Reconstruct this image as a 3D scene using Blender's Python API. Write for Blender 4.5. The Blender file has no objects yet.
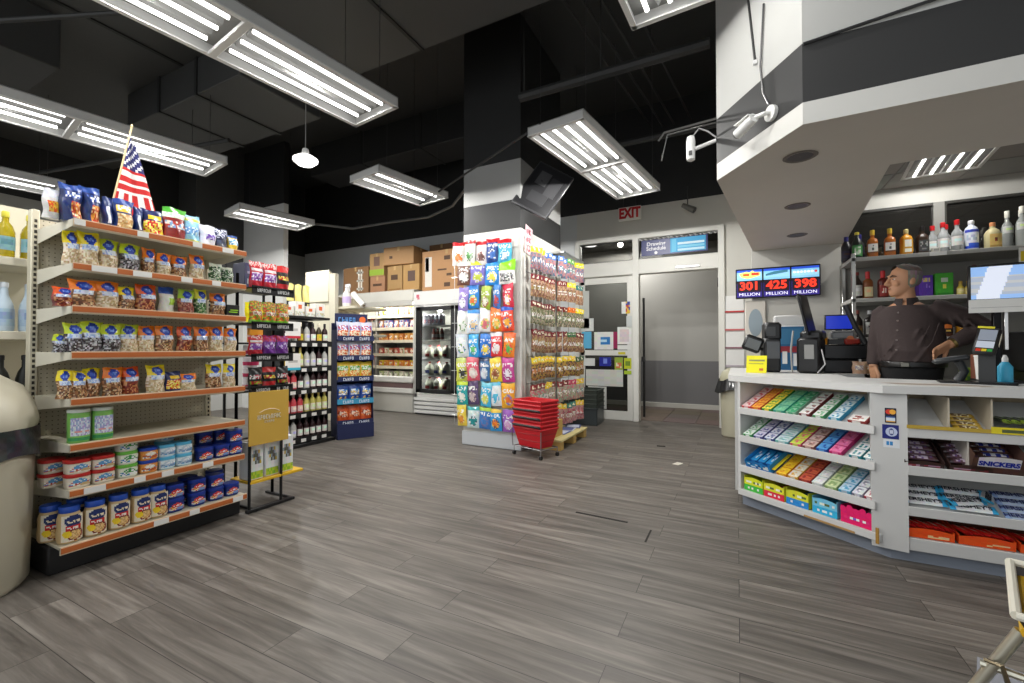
import bpy, math, random
from mathutils import Vector, Matrix
SC = bpy.context.scene
COL = SC.collection
PI = math.pi
R = math.radians
rnd = random.Random(7)
ORD = ['first','second','third','fourth','fifth','sixth','seventh','eighth','ninth','tenth','eleventh','twelfth','thirteenth','fourteenth']

# ------------------------------------------------------------------ materials
def mat(name, rough=.5, metal=0, trans=0, ior=1.45, noise=.06, nscale=9, coat=0, emit=0, bump=0, col=None):
    m = bpy.data.materials.new(name); m.use_nodes = True
    nt = m.node_tree; N = nt.nodes; L = nt.links
    b = N['Principled BSDF']
    b.inputs['Roughness'].default_value = rough
    b.inputs['Metallic'].default_value = metal
    b.inputs['Transmission Weight'].default_value = trans
    b.inputs['IOR'].default_value = ior
    b.inputs['Coat Weight'].default_value = coat
    a = N.new('ShaderNodeAttribute'); a.attribute_name = 'Col'
    src = a.outputs['Color']
    if noise:
        tc = N.new('ShaderNodeTexCoord')
        n = N.new('ShaderNodeTexNoise'); n.inputs['Scale'].default_value = nscale; n.inputs['Detail'].default_value = 4
        L.new(tc.outputs['Object'], n.inputs['Vector'])
        mr = N.new('ShaderNodeMapRange'); mr.inputs[3].default_value = 1-noise; mr.inputs[4].default_value = 1+noise
        L.new(n.outputs['Fac'], mr.inputs[0])
        mx = N.new('ShaderNodeVectorMath'); mx.operation = 'SCALE'
        L.new(src, mx.inputs[0]); L.new(mr.outputs[0], mx.inputs['Scale'])
        src = mx.outputs[0]
        if bump:
            bp = N.new('ShaderNodeBump'); bp.inputs['Strength'].default_value = bump; bp.inputs['Distance'].default_value = .01
            L.new(n.outputs['Fac'], bp.inputs['Height']); L.new(bp.outputs[0], b.inputs['Normal'])
    L.new(src, b.inputs['Base Color'])
    if emit:
        L.new(src, b.inputs['Emission Color']); b.inputs['Emission Strength'].default_value = emit
    return m

PAINT = mat('painted_surface', .55, noise=.05, nscale=3)
CARD = mat('printed_card', .6, noise=.05)
FOIL = mat('glossy_film', .28, noise=.12, nscale=40, bump=.25, coat=.3)
PLAST = mat('moulded_plastic', .38, noise=.04)
METAL = mat('metal', .35, metal=1, noise=.08)
CLOTH = mat('woven_cloth', .85, noise=.12, nscale=60, bump=.2)
SKIN = mat('skin', .5, noise=.06, nscale=25)
GLASS = mat('bottle_glass', .06, trans=.6, ior=1.3, noise=0, coat=.4)
PANE = mat('window_pane', .03, trans=1, ior=1.05, noise=0, coat=.25)
SCREEN = mat('lit_screen', .3, noise=0, emit=.6)
GRAPHIC = mat('ink', .5, noise=0)

def tube_mat():
    m = bpy.data.materials.new('fluorescent_tube'); m.use_nodes = True
    nt = m.node_tree; nt.nodes.clear()
    o = nt.nodes.new('ShaderNodeOutputMaterial'); e = nt.nodes.new('ShaderNodeEmission')
    e.inputs[0].default_value = (1,.985,.95,1); e.inputs[1].default_value = TUBE_W
    nt.links.new(e.outputs[0], o.inputs[0])
    return m
TUBE_W = 3.2
TUBE = tube_mat()

def floor_mat():
    m = bpy.data.materials.new('vinyl_plank_floor'); m.use_nodes = True
    nt = m.node_tree; N = nt.nodes; L = nt.links; b = N['Principled BSDF']
    tc = N.new('ShaderNodeTexCoord')
    br = N.new('ShaderNodeTexBrick'); br.offset = .37; br.inputs['Scale'].default_value = 1
    br.inputs['Brick Width'].default_value = 1.22; br.inputs['Row Height'].default_value = .185
    br.inputs['Mortar Size'].default_value = .0016; br.inputs['Mortar Smooth'].default_value = .3; br.inputs['Bias'].default_value = 0
    br.inputs['Color1'].default_value = (0,0,0,1); br.inputs['Color2'].default_value = (1,1,1,1); br.inputs['Mortar'].default_value = (.5,.5,.5,1)
    L.new(tc.outputs['Object'], br.inputs['Vector'])
    mp = N.new('ShaderNodeMapping'); mp.inputs['Scale'].default_value = (.9, 13, 1)
    L.new(tc.outputs['Object'], mp.inputs['Vector'])
    # every plank gets a slice of grain of its own
    sc = N.new('ShaderNodeMath'); sc.operation = 'MULTIPLY'; sc.inputs[1].default_value = 40
    L.new(br.outputs['Color'], sc.inputs[0])
    cb = N.new('ShaderNodeCombineXYZ'); L.new(sc.outputs[0], cb.inputs[2])
    ad = N.new('ShaderNodeVectorMath'); L.new(mp.outputs[0], ad.inputs[0]); L.new(cb.outputs[0], ad.inputs[1])
    n1 = N.new('ShaderNodeTexNoise'); n1.inputs['Scale'].default_value = 1.6; n1.inputs['Detail'].default_value = 7; n1.inputs['Roughness'].default_value = .62; n1.inputs['Distortion'].default_value = .5
    L.new(ad.outputs[0], n1.inputs['Vector'])
    cr = N.new('ShaderNodeValToRGB'); e = cr.color_ramp.elements
    e[0].position = .25; e[0].color = (.055,.047,.040,1); e[1].position = .76; e[1].color = (.268,.243,.212,1)
    q = e.new(.5); q.color = (.138,.122,.105,1)
    L.new(n1.outputs['Fac'], cr.inputs[0])
    hv = N.new('ShaderNodeMapRange'); hv.inputs[3].default_value = .86; hv.inputs[4].default_value = 1.14
    L.new(br.outputs['Color'], hv.inputs[0])
    v1 = N.new('ShaderNodeVectorMath'); v1.operation = 'SCALE'; L.new(cr.outputs[0], v1.inputs[0]); L.new(hv.outputs[0], v1.inputs['Scale'])
    mx = N.new('ShaderNodeMix'); mx.data_type = 'RGBA'; L.new(br.outputs['Fac'], mx.inputs[0]); L.new(v1.outputs[0], mx.inputs[6]); mx.inputs[7].default_value = (.022,.018,.016,1)
    L.new(mx.outputs[2], b.inputs['Base Color'])
    rr = N.new('ShaderNodeMapRange'); rr.inputs[3].default_value = .38; rr.inputs[4].default_value = .55; L.new(n1.outputs['Fac'], rr.inputs[0])
    L.new(rr.outputs[0], b.inputs['Roughness'])
    bp = N.new('ShaderNodeBump'); bp.inputs['Strength'].default_value = .15; bp.inputs['Distance'].default_value = .004
    L.new(n1.outputs['Fac'], bp.inputs['Height']); L.new(bp.outputs[0], b.inputs['Normal'])
    return m

def peg_mat():
    m = bpy.data.materials.new('pegboard'); m.use_nodes = True
    nt = m.node_tree; N = nt.nodes; L = nt.links; b = N['Principled BSDF']; b.inputs['Roughness'].default_value = .55
    tc = N.new('ShaderNodeTexCoord')
    sc = N.new('ShaderNodeVectorMath'); sc.operation = 'SCALE'; sc.inputs['Scale'].default_value = 1/.0254; L.new(tc.outputs['Object'], sc.inputs[0])
    fr = N.new('ShaderNodeVectorMath'); fr.operation = 'FRACTION'; L.new(sc.outputs[0], fr.inputs[0])
    sb = N.new('ShaderNodeVectorMath'); sb.operation = 'SUBTRACT'; sb.inputs[1].default_value = (.5,.5,.5); L.new(fr.outputs[0], sb.inputs[0])
    ml = N.new('ShaderNodeVectorMath'); ml.operation = 'MULTIPLY'; ml.inputs[1].default_value = (0,1,1); L.new(sb.outputs[0], ml.inputs[0])
    ln = N.new('ShaderNodeVectorMath'); ln.operation = 'LENGTH'; L.new(ml.outputs[0], ln.inputs[0])
    lt = N.new('ShaderNodeMath'); lt.operation = 'LESS_THAN'; lt.inputs[1].default_value = .14; L.new(ln.outputs['Value'], lt.inputs[0])
    mx = N.new('ShaderNodeMix'); mx.data_type = 'RGBA'; L.new(lt.outputs[0], mx.inputs[0])
    mx.inputs[6].default_value = (.52,.48,.38,1); mx.inputs[7].default_value = (.16,.14,.10,1)
    L.new(mx.outputs[2], b.inputs['Base Color'])
    return m
PEG = peg_mat()

# ------------------------------------------------------------------ mesh builder
def J(c, a=8):
    """a colour close to c"""
    return tuple(max(0, min(255, k+rnd.uniform(-a, a))) for k in c)
class MB:
    def __init__(s): s.v = []; s.f = []; s.c = []; s.sm = []
    def face(s, ids, col, smooth=False): s.f.append(ids); s.c.append(col); s.sm.append(smooth)
    def mark(s): return len(s.v)
    def xf(s, M, i0=0):
        for i in range(i0, len(s.v)): s.v[i] = tuple(M @ Vector(s.v[i]))
        return s
    def rot(s, i0, ax, ang, piv=(0,0,0)):
        p = Vector(piv); return s.xf(Matrix.Translation(p) @ Matrix.Rotation(ang, 4, ax) @ Matrix.Translation(-p), i0)
    def poly(s, pts, col, smooth=False):
        i = len(s.v); s.v += [tuple(p) for p in pts]; s.face(tuple(range(i, i+len(pts))), col, smooth); return s
    def box(s, x0, x1, y0, y1, z0, z1, col, b=0, cols=None):
        """cols: overrides per side, keys -x +x -y +y -z +z"""
        cols = cols or {}
        i = len(s.v)
        if b <= 0:
            s.v += [(x, y, z) for z in (z0, z1) for y in (y0, y1) for x in (x0, x1)]
            for k, q in (('-z',(0,2,3,1)),('+z',(4,5,7,6)),('-y',(0,1,5,4)),('+y',(2,6,7,3)),('-x',(0,4,6,2)),('+x',(1,3,7,5))):
                s.face(tuple(i+j for j in q), cols.get(k, col))
            return s
        b = min(b, (x1-x0)*.45, (y1-y0)*.45, (z1-z0)*.45)
        X = (x0, x1); Y = (y0, y1); Z = (z0, z1); idx = {}
        for cx in (0,1):
            for cy in (0,1):
                for cz in (0,1):
                    sx = b if cx == 0 else -b; sy = b if cy == 0 else -b; sz = b if cz == 0 else -b
                    for ax, p in (('x',(X[cx],Y[cy]+sy,Z[cz]+sz)),('y',(X[cx]+sx,Y[cy],Z[cz]+sz)),('z',(X[cx]+sx,Y[cy]+sy,Z[cz]))):
                        idx[(cx,cy,cz,ax)] = len(s.v); s.v.append(p)
        o = [(0,0),(1,0),(1,1),(0,1)]
        for c in (0,1):
            s.face(tuple(idx[(c,p,q,'x')] for p, q in o), cols.get(('-x','+x')[c], col))
            s.face(tuple(idx[(p,c,q,'y')] for p, q in o), cols.get(('-y','+y')[c], col))
            s.face(tuple(idx[(p,q,c,'z')] for p, q in o), cols.get(('-z','+z')[c], col))
        for a in (0,1):
            for c in (0,1):
                s.face((idx[(0,a,c,'y')],idx[(1,a,c,'y')],idx[(1,a,c,'z')],idx[(0,a,c,'z')]), col, True)
                s.face((idx[(a,0,c,'x')],idx[(a,1,c,'x')],idx[(a,1,c,'z')],idx[(a,0,c,'z')]), col, True)
                s.face((idx[(a,c,0,'x')],idx[(a,c,1,'x')],idx[(a,c,1,'y')],idx[(a,c,0,'y')]), col, True)
                for d in (0,1): s.face((idx[(a,c,d,'x')],idx[(a,c,d,'y')],idx[(a,c,d,'z')]), col, True)
        return s
    def lathe(s, prof, n=14, col=(200,)*3, at=(0,0,0), cols=None, sq=0, cap=True):
        """prof [(r,z)]; cols per ring segment; sq>0 squares the outline"""
        i = len(s.v)
        for r, z in prof:
            for k in range(n):
                a = 2*PI*(k+.5)/n; ca, sa = math.cos(a), math.sin(a)
                q = 1/max(abs(ca), abs(sa)) if sq else 1
                q = 1+(q-1)*sq
                s.v.append((at[0]+r*q*ca, at[1]+r*q*sa, at[2]+z))
        for j in range(len(prof)-1):
            c = cols[j] if cols else col
            for k in range(n):
                k2 = (k+1) % n
                s.face((i+j*n+k, i+j*n+k2, i+(j+1)*n+k2, i+(j+1)*n+k), c, True)
        if cap:
            if prof[0][0] > 1e-4: s.face(tuple(i+k for k in range(n))[::-1], cols[0] if cols else col)
            if prof[-1][0] > 1e-4: s.face(tuple(i+(len(prof)-1)*n+k for k in range(n)), cols[-1] if cols else col)
        return s
    def tube(s, pts, r, col, n=8, r1=None, cap=True, sx=1):
        pts = [Vector(p) for p in pts]; i = len(s.v); m = len(pts)
        prev = None
        for j, p in enumerate(pts):
            t = (pts[min(j+1, m-1)]-pts[max(j-1, 0)]).normalized()
            if prev is None:
                u = t.cross(Vector((0,0,1)));
                if u.length < .05: u = t.cross(Vector((0,1,0)))
                u.normalize()
            else: u = (prev - t*prev.dot(t)).normalized()
            prev = u; w = t.cross(u)
            rr = r if not isinstance(r, (list, tuple)) else r[j]
            if r1 is not None: rr = r+(r1-r)*j/(m-1)
            for k in range(n):
                a = 2*PI*k/n; s.v.append(tuple(p+u*(rr*sx*math.cos(a))+w*(rr*math.sin(a))))
        for j in range(m-1):
            for k in range(n):
                k2 = (k+1) % n; s.face((i+j*n+k, i+j*n+k2, i+(j+1)*n+k2, i+(j+1)*n+k), col, True)
        if cap:
            s.face(tuple(i+k for k in range(n))[::-1], col); s.face(tuple(i+(m-1)*n+k for k in range(n)), col)
        return s
    def prism(s, xy, z0, z1, col, cols=None):
        i = len(s.v); n = len(xy)
        s.v += [(x,y,z0) for x,y in xy]+[(x,y,z1) for x,y in xy]
        cols = cols or {}
        s.face(tuple(range(i,i+n))[::-1], cols.get('-z', col)); s.face(tuple(range(i+n,i+2*n)), cols.get('+z', col))
        for k in range(n):
            k2 = (k+1) % n; s.face((i+k,i+k2,i+n+k2,i+n+k), cols.get(k, col))
        return s
    def grid(s, fn, nu, nv, art, smooth=True, wrap=False):
        i = len(s.v); w = nu if wrap else nu+1
        for b in range(nv+1):
            for a in range(w): s.v.append(tuple(fn(a/nu, b/nv)))
        for b in range(nv):
            for a in range(nu):
                a2 = (a+1) % w
                c = art((a+.5)/nu, (b+.5)/nv) if callable(art) else art
                s.face((i+b*w+a, i+b*w+a2, i+(b+1)*w+a2, i+(b+1)*w+a), c, smooth)
        return s
    def mesh(s, name, m, sharp=38):
        me = bpy.data.meshes.new(name)
        me.from_pydata([tuple(v) for v in s.v], [], s.f)
        ca = me.color_attributes.new('Col', 'BYTE_COLOR', 'CORNER')
        flat = []
        for f, c in zip(s.f, s.c):
            q = (c[0]/255, c[1]/255, c[2]/255, 1.0)
            flat += q*len(f)
        ca.data.foreach_set('color_srgb', flat)
        me.polygons.foreach_set('use_smooth', [True]*len(s.f))
        me.materials.append(m)
        import bmesh
        bm = bmesh.new(); bm.from_mesh(me); bmesh.ops.recalc_face_normals(bm, faces=bm.faces); bm.to_mesh(me); bm.free()
        me.set_sharp_from_angle(angle=R(sharp))
        return me

def link(name, me, parent=None, loc=(0,0,0), rz=0):
    o = bpy.data.objects.new(name, me); COL.objects.link(o)
    if parent is not None: o.parent = parent
    o.location = loc; o.rotation_euler = (0,0,rz)
    return o
def tag(o, label=None, cat=None, group=None, kind=None):
    if label: o['label'] = label
    if cat: o['category'] = cat
    if group: o['group'] = group
    if kind: o['kind'] = kind
    return o
def thing(name, label, cat, loc=(0,0,0), rz=0, group=None):
    return tag(link(name, None, None, loc, rz), label, cat, group)
def part(name, mb, m, parent, label=None, loc=(0,0,0), rz=0):
    me = mb if isinstance(mb, bpy.types.Mesh) else mb.mesh(name, m)
    o = link(name, me, parent, loc, rz)
    if label: o['label'] = label
    return o
def single(name, mb, m, label, cat, loc=(0,0,0), rz=0, group=None):
    me = mb if isinstance(mb, bpy.types.Mesh) else mb.mesh(name, m)
    return tag(link(name, me, None, loc, rz), label, cat, group)
def struct(name, mb, m, parent=None):
    o = link(name, mb.mesh(name, m), parent); o['kind'] = 'structure'; return o
def clone(root, label, loc, rz=None, group=None):
    """copy a thing, its parts and their sub-parts"""
    r = root.copy(); COL.objects.link(r); r.location = loc
    if rz is not None: r.rotation_euler = (0,0,rz)
    r['label'] = label
    if group: r['group'] = group
    for ch in list(root.children):
        c = ch.copy(); COL.objects.link(c); c.parent = r
        for g in list(ch.children):
            d = g.copy(); COL.objects.link(d); d.parent = c
    return r
def spot(parent, loc, watts, size=R(178), rad=.05, blend=.06, col=(1,.985,.95)):
    l = bpy.data.lights.new('lamp_light','SPOT'); l.energy = watts; l.spot_size = size; l.spot_blend = blend; l.shadow_soft_size = rad; l.color = col
    o = bpy.data.objects.new('lamp_light', l); COL.objects.link(o); o.parent = parent; o.location = loc; return o
def text_mesh(body, size, col, ext=.0006, bold=0, sx=1, align='CENTER'):
    cu = bpy.data.curves.new('lettering', 'FONT'); cu.body = body; cu.size = size; cu.extrude = ext; cu.align_x = align; cu.align_y = 'CENTER'; cu.offset = bold
    cu.resolution_u = 3
    o = bpy.data.objects.new('tmp', cu); COL.objects.link(o)
    bpy.context.view_layer.update()
    me = bpy.data.meshes.new_from_object(o.evaluated_get(bpy.context.evaluated_depsgraph_get()))
    bpy.data.objects.remove(o)
    for v in me.vertices: v.co.x *= sx
    ca = me.color_attributes.new('Col', 'BYTE_COLOR', 'CORNER')
    ca.data.foreach_set('color_srgb', [col[0]/255, col[1]/255, col[2]/255, 1.0]*len(me.loops))
    me.materials.clear()
    return me
def text(parent, body, size, col, loc, rot=(PI/2,0,0), m=None, bold=0, sx=1, name='lettering', align='CENTER'):
    """letters stand in local XZ, facing local -Y by default"""
    me = text_mesh(body, size, col, bold=bold, sx=sx, align=align); me.materials.append(m or GRAPHIC)
    o = link(name, me, parent, loc); o.rotation_euler = rot
    return o

def glyphs(parent, w, h, col, loc, rz=0, n=7, name='lettering', tilt=0):
    """print too small to read in the photograph: a row of letter-like strokes, no words"""
    m = MB(); cw = w/n; s = h*.2
    for i in range(n):
        x = -w/2+i*cw; k = (i*2+n) % 5; a, b = x+cw*.12, x+cw*.82
        m.box(a,a+cw*.22,-.0008,.0004,-h/2,h/2,col)
        if k in (0,1,3): m.box(a,b,-.0008,.0004,h/2-s,h/2,col)
        if k in (0,2,3): m.box(a,b,-.0008,.0004,-h/2,-h/2+s,col)
        if k in (1,2,4): m.box(a,b,-.0008,.0004,-s/2,s/2,col)
        if k in (3,4): m.box(b-cw*.22,b,-.0008,.0004,-h/2,h/2,col)
    o = link(name, m.mesh(name, GRAPHIC), parent, loc, rz); o.rotation_euler.x = tilt; return o
WHITE = (232,231,226); OFFW = (214,211,200); BEIGE = (205,199,178); BLACK = (22,22,23); DARK = (44,44,45)

# ------------------------------------------------------------------ camera and world
cam = bpy.data.cameras.new('camera'); cam.sensor_width = 36; cam.lens = 440/1024*36; cam.clip_start = .05
co = bpy.data.objects.new('camera', cam); COL.objects.link(co)
co.location = (0,0,1.2); co.rotation_euler = (R(90.9), 0, R(27.1)); SC.camera = co
w = bpy.data.worlds.new('world'); SC.world = w; w.use_nodes = True
w.node_tree.nodes['Background'].inputs[0].default_value = (.92,.96,1,1)
w.node_tree.nodes['Background'].inputs[1].default_value = .8
vs = SC.view_settings; vs.view_transform = 'Standard'; vs.look = 'None'; vs.gamma = 1; vs.use_curve_mapping = False; vs.exposure = .42
SC.cycles.use_denoising = True; SC.cycles.max_bounces = 7; SC.cycles.diffuse_bounces = 4; SC.cycles.transmission_bounces = 6; SC.cycles.caustics_refractive = False; SC.cycles.caustics_reflective = False
# ------------------------------------------------------------------ the room
struct('floor', MB().poly([(-10.5,-3,0),(4,-3,0),(4,9.6,0),(-10.5,9.6,0)], (120,110,100)), floor_mat())
CEIL = (72,72,70)
m = MB(); m.box(-10.5,4,-1.5,3.6,4.3,5.3,CEIL); m.box(-10.5,4,3.6,7.6,5.2,5.3,(50,50,49))
for x in (-5.4,-4.0,-2.9): m.box(x,x+.035,-1.5,3.6,4.285,4.3,(34,34,33))
struct('ceiling', m, PAINT)
WG = (208,206,198); WB = (40,40,40)
# back wall: white paint up to 3.55 m, black above; a hole for the entrance
m = MB()
m.box(-10.5,-2.5,7.4,7.55,0,3.55,(204,206,206)); m.box(-2.5,-.16,7.4,7.55,3.05,3.55,WG); m.box(-.16,.4,7.4,7.55,0,3.55,WG); m.box(-10.5,.4,7.4,7.55,3.55,5.2,WB)
struct('wall_back', m, PAINT)
m = MB(); m.box(-9.75,-9.6,-1.5,7.4,0,3.48,(170,170,166)); m.box(-9.75,-9.6,-1.5,7.4,3.48,5.2,WB)
struct('wall_left', m, PAINT)
# wall behind the cashier, facing the shop, with two dark windows above the bottle shelf
WR = (196,194,187)
m = MB()
m.box(.15,1.0,5.5,5.62,0,5.2,WR); m.box(1.0,3.4,5.5,5.62,0,1.98,WR); m.box(1.0,3.4,5.5,5.62,2.58,5.2,WR); m.box(1.66,1.74,5.5,5.62,1.98,2.58,(150,149,144))
struct('wall_right', m, PAINT)
m = MB(); m.box(.3,.4,5.62,7.4,0,5.2,WG); struct('wall_side', m, PAINT)
m = MB(); m.box(3.4,3.5,-1.5,5.62,0,5.2,WR); struct('wall_east', m, PAINT)
DG = mat('dark_window_glass', .03, noise=0, ior=2.1)
for i, (a, b) in enumerate(((1.0,1.66),(1.74,3.4))):
    o = struct('window_%d' % (i+3), MB().box(a,b,5.53,5.55,1.98,2.58,(38,37,35)), DG)
    f = MB(); f.box(a,b,5.5,5.53,2.555,2.58,(60,58,54)); f.box(a,a+.015,5.5,5.53,1.98,2.56,(60,58,54)); part('window_frame', f, PAINT, o)
# entrance vestibule beyond the opening
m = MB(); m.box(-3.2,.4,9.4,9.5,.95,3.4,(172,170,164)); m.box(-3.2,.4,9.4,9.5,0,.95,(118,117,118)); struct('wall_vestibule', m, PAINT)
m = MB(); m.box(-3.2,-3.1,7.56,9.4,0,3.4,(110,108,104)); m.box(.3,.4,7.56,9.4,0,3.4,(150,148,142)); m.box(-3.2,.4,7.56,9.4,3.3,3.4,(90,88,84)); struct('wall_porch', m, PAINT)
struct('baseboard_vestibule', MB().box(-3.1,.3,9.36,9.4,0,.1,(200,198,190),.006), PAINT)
m = MB()
for ix in range(7):
    for iy in range(4):
        x0 = -3.1+ix*.5; y0 = 7.56+iy*.46
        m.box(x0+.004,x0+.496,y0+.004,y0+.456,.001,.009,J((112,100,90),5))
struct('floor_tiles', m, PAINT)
# entrance: white aluminium frame, transoms, fixed leaf at left with glass, open doorway at right
FR = (222,221,214)
m = MB()
m.box(-.25,-.16,7.34,7.5,0,3.06,FR,.008)
m.box(-1.53,-1.43,7.34,7.5,0,3.06,FR,.008)
m.box(-2.52,-2.44,7.34,7.5,0,3.06,FR,.008)
m.box(-2.5,-.16,7.345,7.495,3.0,3.08,FR,.008)
m.box(-2.5,-.16,7.345,7.495,2.42,2.66,FR,.008)
struct('trim_1', m, PAINT)
GL = mat('door_glass', .03, trans=1, ior=1.02, noise=0)
for i, (a, b) in enumerate(((-2.44,-1.53),(-1.43,-.25))):
    o = struct('window_%d' % (i+1), MB().box(a,b,7.41,7.42,2.66,3.0,(150,150,148)), GL)
    f = MB()
    f.box(a,b,7.4,7.43,2.66,2.675,(60,60,58)); f.box(a,b,7.4,7.43,2.985,3.0,(60,60,58)); part('window_frame', f, PAINT, o)
d = tag(link('door_1', None, None, (0,0,0)), kind='structure')
m = MB(); m.box(-2.44,-1.62,7.40,7.45,2.3,2.42,FR,.004); m.box(-2.44,-1.62,7.40,7.45,1.08,1.17,FR,.004); m.box(-2.44,-1.62,7.40,7.45,0,.15,FR,.004); m.box(-1.63,-1.535,7.40,7.45,0,2.42,FR,.004); m.box(-2.44,-2.36,7.40,7.45,0,2.42,FR,.004)
part('door_frame', m, PAINT, d)
m = MB(); m.box(-2.36,-1.63,7.42,7.43,.15,1.08,(150,152,150)); m.box(-2.36,-1.63,7.42,7.43,1.17,2.3,(150,152,150)); part('door_pane', m, GL, d)
m = MB(); m.tube([(-1.4,7.62,.05),(-1.4,7.62,2.05)],.02,(30,30,30)); m.box(-1.42,-1.38,7.5,7.64,.98,1.06,(30,30,30),.004); part('door_handle', m, PLAST, d)
m = MB(); m.box(-.262,-.245,7.36,7.42,2.14,2.28,(40,40,40),.003); part('door_hinge', m, METAL, d)
m = MB(); m.box(-.86,-.5,7.33,7.345,2.46,2.5,(150,150,148),.004); part('door_closer', m, METAL, d)
t = thing('ceiling_light','small round light on the porch ceiling seen through the left transom','ceiling light',(-2.62,8.6,3.28))
part('rim', MB().lathe([(.12,0),(.13,-.01),(.13,.02)],20,(200,200,196),cap=False), PAINT, t); part('diffuser', MB().lathe([(.001,-.02),(.11,-.015),(.12,0)],20,(255,)*3), TUBE, t); spot(t,(.6,0,-.05),75)
# square column with paint bands
def column_bands(nm, x0, x1, y0, y1, bands):
    m = MB()
    for a, b, c in bands: m.box(x0,x1,y0,y1,a,b,c)
    return struct(nm, m, PAINT)
column_bands('column', -3.07,-2.27,4.66,5.98, ((0,2.63,(214,213,207)),(2.63,2.98,(42,42,42)),(2.98,3.46,(168,168,166)),(3.46,5.2,(40,40,40))))
struct('baseboard_column', MB().box(-3.085,-2.255,4.645,5.99,0,.17,(196,199,202),.006), PAINT)
m = MB(); m.tube([(-2.262,4.652,.17),(-2.262,4.652,2.55)],.012,(206,205,199)); struct('trim_column', m, PAINT)
column_bands('pillar_white', -9.3,-7.75,5.5,5.6, ((0,4.0,(226,226,224)),(4.0,5.2,(40,40,40))))
column_bands('pillar_black', -10.2,-9.0,4.6,5.5, ((0,2.6,(190,190,186)),(2.6,5.2,(66,66,65))))
column_bands('wall_aisle', -9.6,-8.6,1.2,1.35, ((0,2.9,(222,222,220)),(2.9,3.78,(50,50,50))))
# dropped soffit over the counter
SP = [(-.107,3.077),(.287,2.49),(3.4,2.44),(3.4,3.12),(.80,3.27),(.98,5.5),(.16,5.5)]
m = MB()
m.prism(SP,2.27,2.375,(206,205,200),{'-z':(216,210,200)}); m.prism(SP,2.375,2.66,(46,46,46)); m.prism(SP,2.66,4.3,(172,172,169)); m.prism([(-.04,3.62),(3.4,3.62),(3.4,5.5),(.16,5.5)],4.3,5.2,(60,60,60))
struct('ceiling_soffit', m, PAINT)
m = MB()
for i in range(5):
    for j in range(5):
        x0 = .72+i*.55; y0 = 3.0+j*.51
        m.box(x0+.008,x0+.542,y0+.008,y0+.502,2.76,2.775,J((150,149,142),4))
m.box(.72,3.4,3.0,5.5,2.765,2.8,(130,129,122))
struct('ceiling_tiles', m, PAINT)
# black pipes, ducts and beams under the ceiling
def duct(name, label, x0,x1,y0,y1,z0,z1,c=(62,62,61)):
    t = thing(name, label, 'duct', (0,0,0))
    b = MB().box(x0,x1,y0,y1,z0,z1,c,.01); part('casing', b, PAINT, t)
    n = 3
    for k in range(1,n):
        s = MB()
        if x1-x0 > y1-y0: xx = x0+(x1-x0)*k/n; s.box(xx-.02,xx+.02,y0-.015,y1+.015,z0-.015,z1,(40,40,39))
        else: yy = y0+(y1-y0)*k/n; s.box(x0-.015,x1+.015,yy-.02,yy+.02,z0-.015,z1,(40,40,39))
        part('flange', s, PAINT, t)
duct('air_duct','wide matt grey air duct boxed against the ceiling left of the column', -6.6,-4.35,2.6,3.55,3.9,4.298)
duct('air_duct','shallow grey duct crossing the ceiling above the left aisle', -9.5,-5.6,.6,1.7,3.8,4.298,(56,56,55))
duct('air_duct','dark duct high over the drinks coolers at the back', -7.5,-3.4,5.9,6.6,4.6,5.2,(44,44,44))
def pipe(label, pts, r, hang=()):
    t = thing('ceiling_pipe', label, 'pipe', (0,0,0))
    part('pipe_run', MB().tube(pts, r, (52,52,51)), PAINT, t)
    for h in hang:
        part('hanger', MB().tube([h,(h[0],h[1],4.3 if h[1] < 3.6 else 5.2)],.008,(60,60,58),6), PAINT, t)
pipe('thick black pipe with a hanger in front of the column top, running towards the soffit', [(-2.1,4.3,3.95),(-.2,4.3,3.95)], .05, [(-2.05,4.3,3.95),(-1.2,4.3,3.95)])
pipe('black pipe just above the ceiling light nearest the exit sign', [(-2.2,5.9,3.95),(-.2,5.9,3.95)], .045, [(-2.0,5.9,3.95)])
for k, dx in enumerate((0,.12,.24,.42)):
    pipe('%s of four thin black conduits running above the exit from the middle of the ceiling' % ORD[k], [(-1.62+dx*1.4,3.62,4.75),(-1.2+dx*1.4,7.3,4.75)], .016)
pipe('thin grey conduit slanting over the left shelves', [(-5.9,.6,3.55),(-3.4,1.9,3.75)], .018)
pipe('grey pipe crossing behind the flag under the ceiling', [(-9.4,2.2,3.6),(-5.2,3.0,3.6)], .025)
pipe('thin wire pipe stretched between the two lights beside the column', [(-4.0,4.9,3.22),(-1.6,3.72,3.28)], .012)
cb = MB()
pts = [(-6.2,4.9,3.25),(-5.7,5.3,3.2),(-5.2,5.7,3.35),(-4.6,5.9,3.4),(-3.9,5.6,3.4),(-3.4,5.2,3.45)]
cb.tube(pts,.02,(92,92,90)); single('power_cable', cb, PLAST, 'grey cable sagging between the two small lights left of the column', 'cable')

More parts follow.
